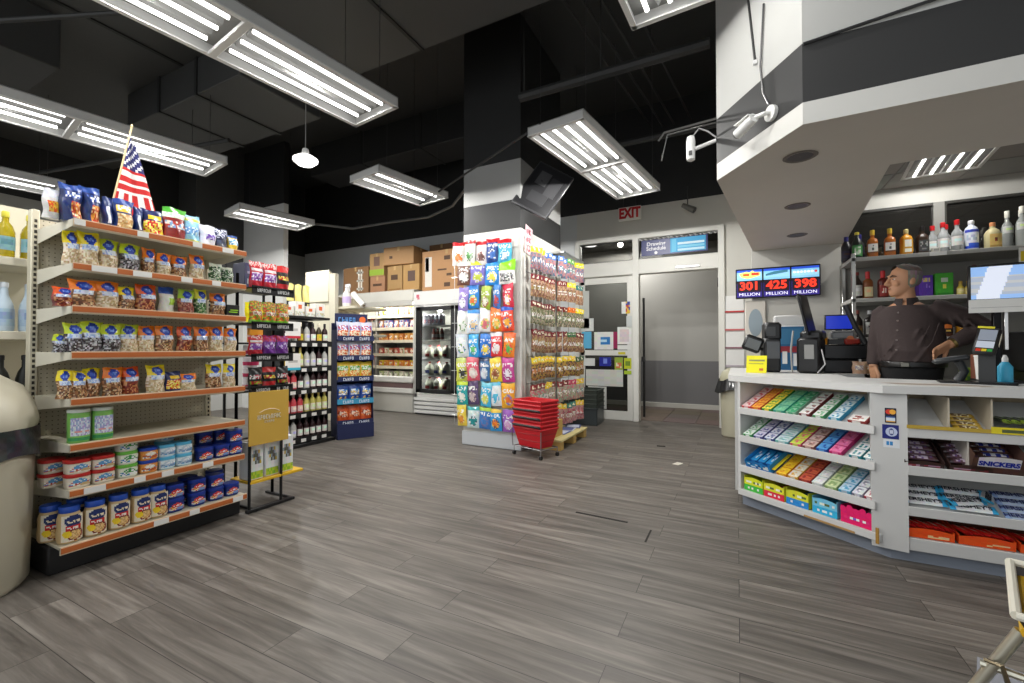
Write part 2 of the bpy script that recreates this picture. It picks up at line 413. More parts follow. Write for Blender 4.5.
# ------------------------------------------------------------------ hanging lights
LAMP_W = 62
def fixture(label, c, ang, nsec, ntube, w, ls, z=3.2, gain=1):
    """open tray light: long axis local Y from 0 back to -nsec*ls"""
    t = thing('ceiling_light', label, 'ceiling light', (c[0],c[1],z), ang, 'open fluorescent tray lights')
    Lh = nsec*ls; h = .085; g = (196,196,194)
    m = MB()
    m.box(-w/2,w/2,-Lh,0,h-.01,h,(128,128,126))                               # tray back
    for x in (-w/2, w/2-.012): m.box(x,x+.012,-Lh,0,0,h,g)
    for y in (-Lh, -.012): m.box(-w/2,w/2,y,y+.012,0,h,g)
    m.box(-w/2-.004,-w/2+.03,-Lh,0,-.004,.004,(226,226,224)); m.box(w/2-.03,w/2+.004,-Lh,0,-.004,.004,(226,226,224))
    m.box(-w/2,w/2,-.03,.004,-.004,.004,(226,226,224)); m.box(-w/2,w/2,-Lh-.004,-Lh+.03,-.004,.004,(226,226,224))
    part('housing', m, PAINT, t)
    for k in range(1,nsec):
        part('crossbar', MB().box(-w/2,w/2,-k*ls-.025,-k*ls+.025,-.006,.02,(214,214,212),.004), PAINT, t)
    pw = (w-.08)/ntube
    for sct in range(nsec):
        ya = -sct*ls-.07; yb = -(sct+1)*ls+.07
        for i in range(ntube):
            x = -w/2+.04+(i+.5)*pw
            # reflector ridge between the tubes
            if i:
                xr = x-pw/2
                part('reflector', MB().prism([(xr-.022,h-.012),(xr,.03),(xr+.022,h-.012)],0,1,(140,140,138)).xf(Matrix(((1,0,0,0),(0,0,yb-ya,ya),(0,1,0,0),(0,0,0,1)))), PAINT, t)
            part('lamp_tube', MB().tube([(x,ya,.035),(x,yb,.035)],.014,(255,255,255),8), TUBE, t)
    for sct in range(nsec): spot(t,(0,-(sct+.5)*ls,.02),LAMP_W*gain*ntube/3)
    for x, y in ((-w/2+.05,-.15),(w/2-.05,-.15),(-w/2+.05,-Lh+.15),(w/2-.05,-Lh+.15)):
        part('hanger_wire', MB().tube([(x,y,h),(x,y,(4.3 if c[1]+y < 3.55 else 5.2)-z)],.003,(90,90,90),5), METAL, t)
    return t
fixture('long three-tube ceiling light nearest the camera above the shelf with the flag', (-2.77,2.83), R(-7.4), 3, 3, .56, 1.16)
fixture('three-tube ceiling light straight behind the small flag', (-5.20,2.86), R(-9.0), 3, 3, .6, 1.16)
fixture('small two-tube ceiling light just left of the column', (-3.68,4.84), R(-9.7), 1, 2, .56, 1.1, gain=1.9)
fixture('four-tube ceiling light right of the column, in front of the exit sign', (-1.14,5.83), R(-8.5), 2, 4, .58, 1.08)
fixture('ceiling light cut off by the top of the picture beside the soffit', (-.33,2.76), R(-4), 2, 3, .48, 1.1, gain=.45)
fixture('small ceiling light in front of the white pillar at the far left', (-6.36,4.92), R(-12), 1, 2, .6, 1.1, gain=1.9)
fixture('ceiling light at the left edge over the yellow bottles', (-7.7,2.35), R(-8), 2, 2, .6, 1.1)
t = thing('pendant_lamp', 'round glowing pendant lamp hanging alone in the dark ceiling left of the column', 'pendant lamp', (-4.09,3.15,3.2))
part('globe', MB().lathe([(.02,-.05),(.08,-.04),(.125,0),(.125,.02),(.08,.05),(.03,.06)],20,(255,255,255)), TUBE, t)
part('cap', MB().lathe([(.035,.055),(.04,.08),(.03,.13),(.008,.14)],14,(190,190,188)), PAINT, t)
part('cord', MB().tube([(0,0,.13),(0,0,1.1)],.004,(160,160,158),6), PLAST, t)
spot(t,(0,0,-.06),25)
t = thing('ceiling_light', 'recessed louvred light in the tiled ceiling above the liquor shelf', 'ceiling light', (1.58,4.94,2.75), R(-7))
m = MB(); m.box(-.26,.26,-.27,-.24,0,.03,WHITE); m.box(-.26,.26,.24,.27,0,.03,WHITE); m.box(-.26,-.235,-.27,.27,0,.03,WHITE); m.box(.235,.26,-.27,.27,0,.03,WHITE)
part('frame', m, PAINT, t)
for k in range(4): part('lamp_tube', MB().tube([(-.17+k*.113,-.23,.012),(-.17+k*.113,.23,.012)],.013,(255,)*3,8), TUBE, t)
for k in range(3): part('louvre', MB().box(-.12+k*.113,-.108+k*.113,-.24,.24,.002,.012,(210,210,208)), METAL, t)
spot(t,(0,0,.0),26)
for k, (x, y) in enumerate(((.32,2.9),(.41,3.9),(.51,4.9))):
    t = thing('recessed_light', '%s unlit recessed light in the soffit underside over the counter' % ('nearest','middle of three','farthest')[k], 'recessed light', (x,y,2.268))
    part('trim_ring', MB().lathe([(.062,0),(.075,-.005),(.085,0)],20,(120,112,104),cap=False), PAINT, t)
    part('lens', MB().lathe([(.002,-.001),(.062,-.001)],20,(62,56,50),cap=False), PLAST, t)
# ------------------------------------------------------------------ packaging
def pick(c): return rnd.choice(c) if isinstance(c[0], (list, tuple)) else c
def art_of(rects, jit=6):
    """printed design from rectangles (u0,u1,v0,v1,colour or list of colours)"""
    def a(u, v):
        c = (200,200,200)
        for r in rects:
            if r[0] <= u <= r[1] and r[2] <= v <= r[3]:
                if len(r) > 5 and ((2*u-r[0]-r[1])/(r[1]-r[0]))**2+((2*v-r[2]-r[3])/(r[3]-r[2]))**2 > 1: continue
                c = pick(r[4])
        return J(c, jit)
    return a
def bag(w, h, d, front, back=None, nu=14, nv=19, stand=True, top=.05):
    """film bag, front towards -Y, base at z=0"""
    m = MB(); back = back or front
    ph = rnd.uniform(0,6)
    def half(u, v):
        e = max(0, math.sin(PI*u))**.55
        if stand: p = min(1, .8+.5*v) if v < .35 else max(top, 1-((v-.35)/.65)**1.7)
        else: p = max(.04, math.sin(PI*min(max(v,.0),1))**.6)
        return d/2*e*p
    def X(u, v): return (u-.5)*w*(1-.05*math.sin(PI*v)) + .004*math.sin(v*9+ph)
    def Zz(u, v): return v*h + (.02*h*math.sin(u*7+ph) if v > .9 else 0)
    m.grid(lambda u, v: (X(u,v), -half(u,v)-.004*math.sin(u*11+v*13+ph)*math.sin(PI*u), Zz(u,v)), nu, nv, front)
    m.grid(lambda u, v: (X(u,v), half(u,v)+.003*math.sin(u*9+v*7), Zz(u,v)), nu, nv, back)
    if stand:
        m.grid(lambda u, v: (X(u,0), -half(u,0)*(1-2*v), 0), nu, 1, lambda u, v: front(u, .02))
    return m
NUTS = [(150,100,62),(196,156,112),(112,70,44),(222,196,160),(170,120,80),(92,60,44)]
PALE = [(226,210,180),(206,182,140),(240,228,206),(190,160,120)]
DRK = [(58,48,50),(92,84,88),(150,150,156),(40,34,36),(200,200,206)]
GRN = [(70,120,60),(40,84,44),(190,200,170),(110,150,90)]
def nutbag(hdr, fill, blue=(34,64,168), lab=(214,224,240)):
    return art_of([(0,1,0,1,fill),(.12,.88,.50,.64,[lab,lab,(150,176,226)]),(0,1,.62,1,hdr),(.24,.76,.64,.96,blue,1),(.36,.64,.74,.84,[(60,96,200),(120,150,226)]),(0,1,.97,1,J(hdr,20))])
YEL=(246,222,26); ORA=(240,128,30); LIM=(196,214,40); RED=(196,36,34); NAV=(30,48,104); BLU=(36,92,180)
_bag = {}
def bagmesh(key, w, h, d, art, m=None, **k):
    if key not in _bag: _bag[key] = bag(w,h,d,art,**k).mesh('film_bag', m or FOIL)
    return _bag[key]

# ------------------------------------------------------------------ snack gondola at left
GX = -3.62
SH = [1.885,1.65,1.423,1.178,.93,.69,.45]          # shelf heights
g = thing('shelving_unit','beige pegboard shelving unit at left, stocked with nut bags and tins','shelving unit',(-3.62,1.45,0))
def lx(x): return x+3.62
def ly(y): return y-1.45
part('back_panel', MB().box(0,.02,-.47,.48,.14,1.95,(190,180,150)), PEG, g)
for y in (-.455,.485):
    m = MB(); m.box(-.02,.035,y-.018,y+.018,0,2.0,BEIGE,.004)
    for k in range(56): m.box(.0345,.0362,y-.006,y+.006,.22+k*.031,.22+k*.031+.018,(50,46,40))
    part('upright', m, PAINT, g)
m = MB(); m.box(-.02,.39,-.49,.52,0,.15,(34,34,35),.008); part('kick_base', m, PAINT, g)
part('base_deck', MB().box(.02,.5,-.475,.49,.15,.168,BEIGE,.003), PAINT, g)
RAIL = (190,104,50)
def price_rail(y0, y1, x, z, tags, parent, name='price_rail'):
    m = MB(); m.box(x,x+.008,y0,y1,z-.034,z+.006,(222,200,170)); m.box(x+.008,x+.011,y0,y1,z-.028,z,RAIL)
    r = part(name, m, PAINT, parent)
    for (a, b) in tags:
        part('price_tag', MB().box(x+.011,x+.0135,y0+(y1-y0)*a,y0+(y1-y0)*b,z-.03,z+.002,WHITE), CARD, r)
TG = [[(.0,.05),(.3,.36),(.62,.68),(.82,.9)],[(.08,.2),(.28,.38),(.55,.62),(.75,.81)],[],[],[],[],[(.06,.16),(.3,.36),(.45,.52),(.7,.77)]]
for i, z in enumerate(SH):
    m = MB(); m.box(.02,.5,-.445,.47,z-.012,z,BEIGE,.002); m.box(.49,.5,-.445,.47,z-.04,z,BEIGE)
    for y in (-.447,.468): m.poly([(.02,y,z-.085),(.5,y,z-.036),(.5,y,z+.002),(.02,y,z+.002)],(216,211,194))
    s = part('shelf', m, PAINT, g)
    price_rail(-.445,.472,.5,z,TG[i],s)
s = MB(); s.box(.49,.5,-.475,.49,.128,.168,BEIGE); s = part('base_lip', s, PAINT, g)
price_rail(-.475,.49,.5,.165,[(.42,.5),(.62,.68),(.9,.97)],s)

# rows of goods: (y, width, height, depth, artkey, words)
ARTS = {
 'yel': nutbag(YEL, PALE), 'yelb': nutbag(YEL, NUTS), 'lim': nutbag(LIM, DRK), 'limy': nutbag(LIM, PALE), 'ora': nutbag(ORA, NUTS), 'oraw': nutbag(ORA, PALE), 'orar': nutbag((230,92,30), [(150,60,40),(110,40,30),(200,140,90)]),
 'navy': art_of([(0,1,0,1,NAV),(.0,.14,0,1,(22,34,78)),(.5,.98,.12,.55,[(226,150,60),(200,60,40),(240,210,160),(170,90,50)]),(.2,.9,.62,.78,[(230,234,244),(60,90,170),(30,48,104)]),(0,1,.86,1,(46,76,150))]),
 'navytan': art_of([(0,1,0,1,NAV),(.15,.85,.1,.5,[(226,190,130),(200,150,90),(240,220,180)]),(.15,.85,.58,.78,[(236,236,240),(250,200,80)]),(0,1,.86,1,(40,70,140))]),
 'navyside': art_of([(0,1,0,1,(24,44,100)),(.38,.62,.15,.7,(226,230,240))]),
 'yelred': art_of([(0,1,0,1,(30,40,90)),(.1,.9,.1,.6,[(240,210,50),(214,50,40),(250,230,140)]),(.2,.8,.65,.8,(232,190,40))]),
 'maroon': art_of([(0,1,0,1,(140,42,38)),(.1,.9,.35,.6,[(240,230,220),(130,170,210),(180,60,50)]),(0,1,.7,1,[(190,214,190),(226,232,220)]),(0,1,.84,1,(84,176,60))]),
 'skyblue': art_of([(0,1,0,1,(150,204,232)),(.1,.9,.3,.6,[(110,170,220),(220,236,246),(96,150,210)]),(0,1,.02,.16,(196,216,110)),(0,1,.78,.92,(190,206,90))]),
 'purple': art_of([(0,1,0,1,(224,224,238)),(.2,.8,.3,.6,[(96,60,160),(200,196,226),(120,90,180)]),(0,1,0,.12,(86,50,150))]),
 'navywhite': art_of([(0,1,0,1,(36,42,70)),(.1,.9,.55,.95,[(200,206,220),(36,46,90),(30,36,60)]),(.2,.8,.1,.4,[(70,80,110),(90,90,100)])]),
 'small': art_of([(0,1,0,1,(230,196,60)),(.1,.9,.4,.8,[(90,160,210),(230,236,240)]),(0,1,.85,1,(50,80,150))]),
 'whitegreen': art_of([(0,1,0,1,(226,228,218)),(.45,.9,.3,.6,(160,206,50)),(0,1,.76,1,(40,86,180))]),
 'limered': nutbag((170,206,60),[(150,70,60),(190,130,110),(120,60,50)]), 'yelgrn': nutbag((226,220,50),GRN),
 'green': art_of([(0,1,0,1,[(190,204,180),(60,110,60),(40,70,44),(220,226,214)]),(0,1,.85,1,(210,216,200))]),
 'redwhite': art_of([(0,1,0,1,(228,226,222)),(.2,.8,.2,.6,[(226,90,40),(240,190,60)]),(0,1,.7,1,(226,228,236))]),
}
WORDS = {'yel':'yellow-topped bag of pale nuts','yelb':'yellow-topped bag of brown nuts','lim':'lime-topped bag of dark seeds','limy':'lime-topped bag of pale nuts','ora':'orange-topped bag of mixed nuts','oraw':'orange-topped bag of pale nuts','orar':'red-orange-topped bag of dark nuts',
 'navy':'navy snack bag with a red and tan picture','navytan':'navy snack bag with a tan picture','navyside':'navy snack bag turned side on','yelred':'navy and yellow bag with a red picture','maroon':'maroon bag with a green top','skyblue':'sky blue bag with lime bands','purple':'white bag with purple print','navywhite':'navy and white checked bag','small':'small yellow and blue bag','whitegreen':'blue-topped white bag with a lime spot','limered':'lime-topped bag of reddish nuts','yelgrn':'yellow-topped bag of green seeds','green':'slumped clear bag with green leaves','redwhite':'white bag with an orange picture'}
def on_gondola(row, z, items, x, catname='snack bag', group=None):
    for it in items:
        y, wd, h, d, k, tilt = it; wd *= 1.1; h *= 1.22
        key = (k, wd, h)
        me = bagmesh(key, wd, h, d, ARTS[k])
        nth = sum(1 for q in items if q[4] == k)
        idx = [q for q in items if q[4] == k].index(it)
        lab = WORDS[k]+' on the '+row+' of the pegboard shelving'
        if nth > 1: lab = WORDS[k]+', '+ORD[idx]+' such from the left, '+row
        o = single('snack_bag', me, FOIL, lab, catname, (x+rnd.uniform(-.012,.012), y, z+.001), PI/2+rnd.uniform(-.12,.12), group or 'bags on the snack shelving')
T_ = [(.955,.07,.13,.06,'redwhite',0),(1.02,.085,.165,.09,'navy',0),(1.105,.08,.175,.08,'navy',0),(1.18,.05,.15,.08,'navyside',0),(1.25,.095,.155,.09,'navytan',0),(1.325,.045,.135,.08,'navyside',0),(1.405,.11,.14,.09,'yelred',0),(1.515,.12,.175,.09,'maroon',0),(1.62,.10,.16,.09,'skyblue',0),(1.715,.10,.125,.09,'purple',0),(1.80,.09,.125,.09,'navywhite',0),(1.885,.07,.1,.07,'small',0)]
on_gondola('top shelf', SH[0], T_, -3.22)
S2 = [(1.035,.07,.155,.08,'yel',0),(1.1,.085,.16,.09,'yel',0),(1.19,.085,.145,.08,'limy',0),(1.29,.09,.14,.08,'lim',0),(1.385,.065,.135,.08,'ora',0),(1.46,.07,.12,.08,'oraw',0),(1.55,.085,.12,.08,'ora',0),(1.65,.085,.14,.08,'oraw',0),(1.765,.075,.11,.08,'green',0),(1.85,.075,.1,.08,'green',0)]
on_gondola('second shelf', SH[1], S2, -3.22)
S3 = [(1.0,.085,.085,.07,'orar',0),(1.075,.11,.125,.08,'ora',0),(1.185,.10,.13,.08,'oraw',0),(1.275,.075,.115,.08,'yelb',0),(1.37,.10,.135,.08,'orar',0),(1.485,.08,.135,.08,'whitegreen',0),(1.585,.085,.13,.08,'limered',0),(1.675,.075,.14,.08,'yelgrn',0),(1.79,.095,.13,.08,'ora',0)]
on_gondola('third shelf', SH[2], S3, -3.22)
S4 = [(.99,.05,.08,.06,'lim',0),(1.045,.08,.13,.08,'lim',0),(1.115,.095,.14,.08,'lim',0),(1.2,.085,.13,.08,'lim',0),(1.285,.095,.135,.08,'limy',0),(1.38,.085,.13,.08,'oraw',0),(1.475,.095,.135,.08,'ora',0),(1.585,.085,.135,.08,'orar',0),(1.68,.085,.135,.08,'ora',0),(1.775,.085,.14,.08,'oraw',0),(1.875,.075,.135,.08,'oraw',0)]
on_gondola('fourth shelf', SH[3], S4, -3.22)
S5 = [(1.01,.06,.125,.07,'yelb',0),(1.065,.07,.12,.08,'yelb',0),(1.125,.075,.13,.08,'yelb',0),(1.21,.085,.13,.08,'ora',0),(1.3,.085,.13,.08,'orar',0),(1.425,.095,.135,.08,'yel',0),(1.515,.085,.1,.08,'yelred',0),(1.6,.1,.085,.07,'oraw',0),(1.77,.095,.13,.08,'yelb',0),(1.865,.075,.13,.08,'yel',0)]
on_gondola('fifth shelf', SH[4], S5, -3.22)
t = thing('snack_box','small black box with lime lettering at the right end of the third shelf','box',(-3.22,1.88,SH[2]+.001),PI/2)
m = MB(); m.box(-.045,.045,-.03,.03,0,.085,(26,26,24),.003); part('carton', m, CARD, t)
m = MB(); m.box(-.03,.03,-.0315,-.03,.03,.038,(150,200,40)); m.box(-.02,.035,-.0315,-.03,.044,.052,(150,200,40)); part('label', m, CARD, t)

def tub(w, h, lidc, bodyc, labc, n=16, sq=.55):
    """proto parts for a small tub with lid and printed label (front towards -Y)"""
    r = w/2
    b = MB().lathe([(r*.92,0),(r*.95,h*.04),(r,h*.75),(r,h*.78)],n,bodyc,sq=sq)
    l = MB().lathe([(r*1.04,h*.76),(r*1.06,h*.8),(r*1.05,h*.96),(r*.98,h)],n,lidc,sq=sq)
    lb = MB()
    def f(u, v):
        a = -PI/2+(u-.5)*2.2; q = 1/max(abs(math.cos(a)),abs(math.sin(a))); q = 1+(q-1)*sq
        rr = r*1.02*(.955+.045*v); return (rr*q*math.cos(a), rr*q*math.sin(a), h*(.1+.6*v))
    lb.grid(f, 16, 9, art_of([(0,1,0,1,labc[0]),(.1,.9,.12,.5,labc[1:]),(.25,.75,.4,.95,labc[2],1),(.3,.7,.58,.78,[(236,236,240),labc[2]]),(.5,.85,.08,.45,labc[-1],1)]))
    return b.mesh('tub_body',PLAST), l.mesh('tub_lid',PLAST), lb.mesh('tub_label',CARD)
def make(name, label, cat, meshes, loc, rz, group):
    t = thing(name, label, cat, loc, rz, group)
    for nm, me in meshes: part(nm, me, None, t)
    return t
TUBS = {
 'red': tub(.1,.075,(190,44,40),(226,216,196),((232,222,204),(190,60,50),(90,150,200),(236,236,236),(200,170,120))),
 'green': tub(.095,.075,(110,186,70),(226,222,206),((226,230,214),(70,130,190),(60,150,70),(240,240,236))),
 'blueora': tub(.09,.075,(34,70,170),(214,140,70),((226,150,70),(80,130,190),(236,226,206),(190,90,40))),
 'sky': tub(.09,.075,(92,182,220),(190,220,232),((226,236,240),(90,170,220),(190,210,226),(120,150,190))),
 'navy': tub(.095,.085,(30,56,150),(30,50,120),((34,52,124),(240,230,200),(220,60,50),(230,196,80),(120,150,200))),
}
TW = {'red':'red-lidded dip tub','green':'green-lidded dip tub','blueora':'orange tub with a blue lid','sky':'sky blue dip tub','navy':'navy nut tin'}
def stack(kind, y, z, n, row, where, x=-3.2, dz=None):
    dz = dz or {'navy':.0855}.get(kind,.0755)
    for k in range(n):
        pos = '' if n == 1 else (', lower one' if k == 0 else ', upper one' if k == n-1 else ', middle one')
        make('tin' if kind == 'navy' else 'dip_tub', '%s %s%s' % (TW[kind], where, pos), 'tin' if kind == 'navy' else 'tub', list(zip(('body','lid','label'), TUBS[kind])), (x,y,z+.001+k*dz), PI/2+rnd.uniform(-.08,.08), 'small tubs and tins on the lower shelves')
z = SH[6]
stack('red',1.06,z,2,'','at the left front of the seventh shelf'); stack('red',1.0,z,2,'','farther back at the left end of the seventh shelf',-3.33); stack('red',1.165,z,2,'','beside the green stack on the seventh shelf')
stack('green',1.275,z,3,'','in the only green stack of the seventh shelf'); stack('blueora',1.38,z,2,'','in the orange stack on the seventh shelf')
stack('sky',1.475,z,2,'','next to the orange stack on the seventh shelf'); stack('sky',1.57,z,2,'','at the right of the sky blue stacks'); stack('sky',1.52,z,3,'','behind the front sky blue stacks',-3.31)
stack('navy',1.7,z,1,'','alone left of the stacked tins on the seventh shelf'); stack('navy',1.805,z,1,'','in the middle of three front tins on the seventh shelf'); stack('navy',1.895,z,2,'','at the right end of the seventh shelf')
stack('navy',1.76,z,2,'','in the back row of the seventh shelf, left stack',-3.32); stack('navy',1.87,z,2,'','in the back row of the seventh shelf, right stack',-3.32)
for k, y in enumerate((1.065,1.165)):
    t = thing('nut_can','tall green can on the nearly empty sixth shelf, %s of the two' % ('left','right')[k],'can',(-3.2,y,SH[5]+.001),PI/2,'green cans on the sixth shelf')
    if k == 0:
        cm = MB().lathe([(.045,0),(.046,.01),(.046,.16),(.044,.163)],18,(120,180,90)).mesh('can_body',PLAST)
        lm = MB().lathe([(.047,.162),(.048,.166),(.047,.178),(.043,.18)],18,(226,232,224)).mesh('can_lid',PLAST)
        gm = MB().grid(lambda u,v:(.0472*math.cos(-PI/2+(u-.5)*2.6),.0472*math.sin(-PI/2+(u-.5)*2.6),.012+.14*v),20,16,art_of([(0,1,0,1,(130,190,90)),(.1,.9,.2,.9,[(150,170,210),(206,214,230),(180,160,210),(226,230,236)]),(0,1,0,.12,(60,150,90)),(.2,.8,.3,.4,[(230,160,150),(220,226,226)])])).mesh('can_label',CARD)
    for nm, me in (('body',cm),('lid',lm),('label',gm)): part(nm, me, None, t)
jb = MB().lathe([(.044,0),(.05,.012),(.052,.05),(.048,.085),(.05,.12),(.042,.152),(.036,.16)],18,(206,178,130)).mesh('jar_body',PLAST)
jl = MB().lathe([(.041,.158),(.043,.162),(.043,.186),(.04,.19)],18,(36,80,180)).mesh('jar_lid',PLAST)
jg = MB().grid(lambda u,v:(.0535*math.cos(-PI/2+(u-.5)*1.9),.0535*math.sin(-PI/2+(u-.5)*1.9),.012+.135*v),22,20,art_of([(0,1,0,1,(232,222,200)),(.12,.88,.56,1.0,NAV,1),(.18,.82,.4,.6,(206,40,36)),(.25,.75,.46,.54,[(240,236,230),(206,40,36)]),(.2,.95,.02,.46,(120,36,32),1),(.3,.85,.06,.4,[(236,200,140),(206,160,100)],1),(.05,.42,.16,.42,(244,210,40),1),(.25,.75,.68,.8,[(240,226,190),NAV])])).mesh('jar_label',CARD)
JP = [(1.03,-3.19,'at the left front corner of the bottom deck'),(1.135,-3.19,'second from the left in front on the bottom deck'),(1.24,-3.19,'third from the left in front on the bottom deck'),(1.345,-3.19,'fourth from the left in front on the bottom deck'),(1.43,-3.19,'beside the navy tins on the bottom deck'),(.99,-3.3,'behind the front corner jar on the bottom deck'),(1.1,-3.31,'second from the left at the back of the bottom deck')]
for y, x, wd in JP:
    make('nut_jar','blue-lidded nut jar %s' % wd,'jar',[('body',jb),('lid',jl),('label',jg)],(x,y,.17),PI/2+rnd.uniform(-.15,.15),'nut jars on the bottom deck')
z = .168
stack('navy',1.525,z,2,'','first stack right of the jars on the bottom deck'); stack('navy',1.655,z,2,'','second stack right of the jars on the bottom deck'); stack('navy',1.77,z,2,'','third stack right of the jars on the bottom deck'); stack('navy',1.875,z,1,'','alone at the right end of the bottom deck'); stack('navy',1.66,z,2,'','behind the second stack on the bottom deck',-3.31); stack('navy',1.83,z,2,'','behind, at the right end of the bottom deck',-3.31)
# small flag stuck among the top bags
t = thing('stick_flag','small red, white and blue striped flag on a slanted stick among the top shelf bags','flag',(-3.3,1.205,1.9))
part('stick', MB().tube([(0,0,0),(0,.118,.66)],.005,(222,196,150),8), CARD, t)
part('tip', MB().lathe([(.002,.0),(.007,.006),(.004,.02)],8,(230,210,160),at=(0,.118,.655)), PLAST, t)
fm = MB()
def flag_fold(u, v):
    s = u; q = v
    a = Vector((0,.108,.60)); b = Vector((0,.012,.065))      # along the stick
    p = a.lerp(b, q)
    w = .02+.2*min(1,q*1.25)
    return (p.x+.02*math.sin(s*8+q*2)*s, p.y+s*w*.98, p.z-.05*s*(1-q)+.02*s*q)
def fa(u, v):
    if v < .36:
        k = (int(u*8)+int(v*30)) % 3
        return (238,238,242) if k == 0 else (50,52,110)
    if v < .68:
        return (208,46,46) if int((v-.36)/.054) % 2 == 0 else (242,240,236)
    return (208,46,46) if int(u*8+.2) % 2 == 0 else (242,240,236)
fm.grid(flag_fold, 22, 30, fa); part('flag_cloth', fm, CLOTH, t)

# ------------------------------------------------------------------ bin and bottles at the left edge
t = thing('litter_bin','beige round litter bin with a domed lid at the left edge beside the snack shelves','litter bin',(-3.39,.66,0))
part('drum', MB().lathe([(.25,0),(.27,.03),(.285,.7),(.285,.74),(.27,.74)],36,(186,180,160)), PLAST, t)
part('dome_lid', MB().lathe([(.292,.80),(.297,.83),(.292,.86),(.28,.92),(.235,1.01),(.15,1.07),(.04,1.095),(.001,1.097)],36,(196,190,170)), PLAST, t)
bb = MB()
bb.grid(lambda u,v:((.294+.006*math.sin(u*50+v*4)+.012*(1-v))*math.cos(2*PI*u),(.294+.006*math.sin(u*50+v*4)+.012*(1-v))*math.sin(2*PI*u),.64+.16*v+.03*math.sin(u*17)*(1-v)),60,5,lambda u,v:J((40,40,48),6))
part('bin_liner', bb, FOIL, t)
t = thing('bottle_shelving','beige wall shelving with bottles left of the snack shelves','shelving unit',(-4.1,.45,0))
part('back_panel', MB().box(-.02,0,-.75,.70,0,2.1,BEIGE), PAINT, t)
for z in (1.73,1.3,.86,.3): part('shelf', MB().box(0,.36,-.75,.70,z-.05,z,(214,209,192),.004), PAINT, t)
def bottle_meshes(prof, gcol, labc=None, lz=None, capz=None, capc=None, n=14, lart=None, capprof=None, gm=None):
    out = [('glass', MB().lathe(prof,n,gcol).mesh('bottle_glass',gm or GLASS))]
    if labc:
        r = max(p[0] for p in prof)*1.015
        out.append(('label', MB().grid(lambda u,v:(r*math.cos(-PI/2+(u-.5)*2.6),r*math.sin(-PI/2+(u-.5)*2.6),lz[0]+(lz[1]-lz[0])*v),8,5,lart or art_of([(0,1,0,1,labc),(.25,.75,.35,.7,J(labc,40))])).mesh('bottle_label',CARD)))
    if capc:
        r = prof[-1][0]*1.15
        out.append(('cap', MB().lathe([(r,capz[0]),(r*1.05,capz[0]+.004),(r*1.05,capz[1]-.004),(r*.9,capz[1])],12,capc).mesh('bottle_cap',PLAST)))
    return out
yb = bottle_meshes([(.036,0),(.04,.01),(.04,.15),(.03,.185),(.015,.21),(.014,.25)],(196,178,40),(120,160,168),(.04,.12),(.235,.27),(200,190,60))
for k in range(5):
    make('oil_bottle','yellow bottle with a grey-blue label, %s from the unit end on the top left shelf' % ORD[k],'bottle',yb,(-3.8,1.03-.1*k,1.731),PI/2,'yellow bottles on the top left shelf')
cbm = bottle_meshes([(.038,0),(.042,.01),(.042,.12),(.036,.16),(.018,.21),(.015,.265)],(190,208,222),(168,190,212),(.03,.13),(.255,.285),(214,222,230),gm=PLAST)
for k in range(5):
    make('water_bottle','pale blue bottle, %s from the unit end on the second left shelf' % ORD[k],'bottle',cbm,(-3.8,1.03-.1*k,1.301),PI/2,'pale blue bottles on the second left shelf')
db = bottle_meshes([(.038,0),(.04,.01),(.04,.16),(.03,.2),(.015,.23),(.014,.29)],(24,26,22),(60,64,52),(.04,.13),(.27,.3),(30,30,30),gm=PLAST)
for k in range(4):
    make('wine_bottle','dark bottle, %s from the unit end on the third left shelf' % ORD[k],'bottle',db,(-3.8,1.02-.1*k,.861),PI/2,'dark bottles on the third left shelf')
# ------------------------------------------------------------------ black candy rack at the end of the snack shelving
t = thing('candy_rack','black wire candy rack with four shelves at the far end of the snack shelving','rack',(-3.3,2.195,0))
BK = (24,24,25)
for y in (-.15,.15):
    part('post', MB().tube([(-.12,y,.02),(-.12,y,1.78)],.012,BK), METAL, t)
for y in (-.2,.05):
    part('post', MB().tube([(.13,y,.02),(.13,y,.9)],.011,BK), PLAST, t)
part('foot_rail', MB().box(.11,.15,-.22,.14,0,.025,BK,.004), PLAST, t)
part('foot_rail', MB().box(-.2,.15,-.16,-.14,0,.02,BK,.004), PLAST, t)
part('foot_rail', MB().box(-.2,.15,.14,.16,0,.02,BK,.004), PLAST, t)
RZ = [.905,1.15,1.39,1.66]
for z in RZ:
    m = MB(); m.box(-.13,.1,-.17,.17,z-.012,z,BK); m.box(.09,.1,-.17,.17,z-.05,z+.012,BK)
    s = part('shelf', m, PLAST, t)
    glyphs(s,.11,.026,(226,226,226),(.1015,-.08,z-.02),PI/2); glyphs(s,.1,.026,(226,226,226),(.1015,.08,z-.02),PI/2)
part('lower_shelf', MB().box(-.1,.14,-.2,.24,.205,.225,(232,186,40),.003), PLAST, t)
t2 = thing('gold_sign','gold square sign with white curved lettering fixed to the front of the black candy rack','sign',(-3.145,2.125,.69))
part('sign_board', MB().box(-.006,.006,-.155,.16,-.2,.19,(206,166,70),.002), PAINT, t2)
glyphs(t2,.19,.034,(240,232,206),(.0075,0,.0),PI/2,9); glyphs(t2,.08,.016,(240,232,206),(.0075,0,-.035),PI/2,5)
m = MB(); m.tube([(.008,-.08,.035),(.008,-.04,.052),(.008,0,.058),(.008,.04,.052),(.008,.08,.035)],.002,(240,232,206),5); part('arc_line', m, GRAPHIC, t2)
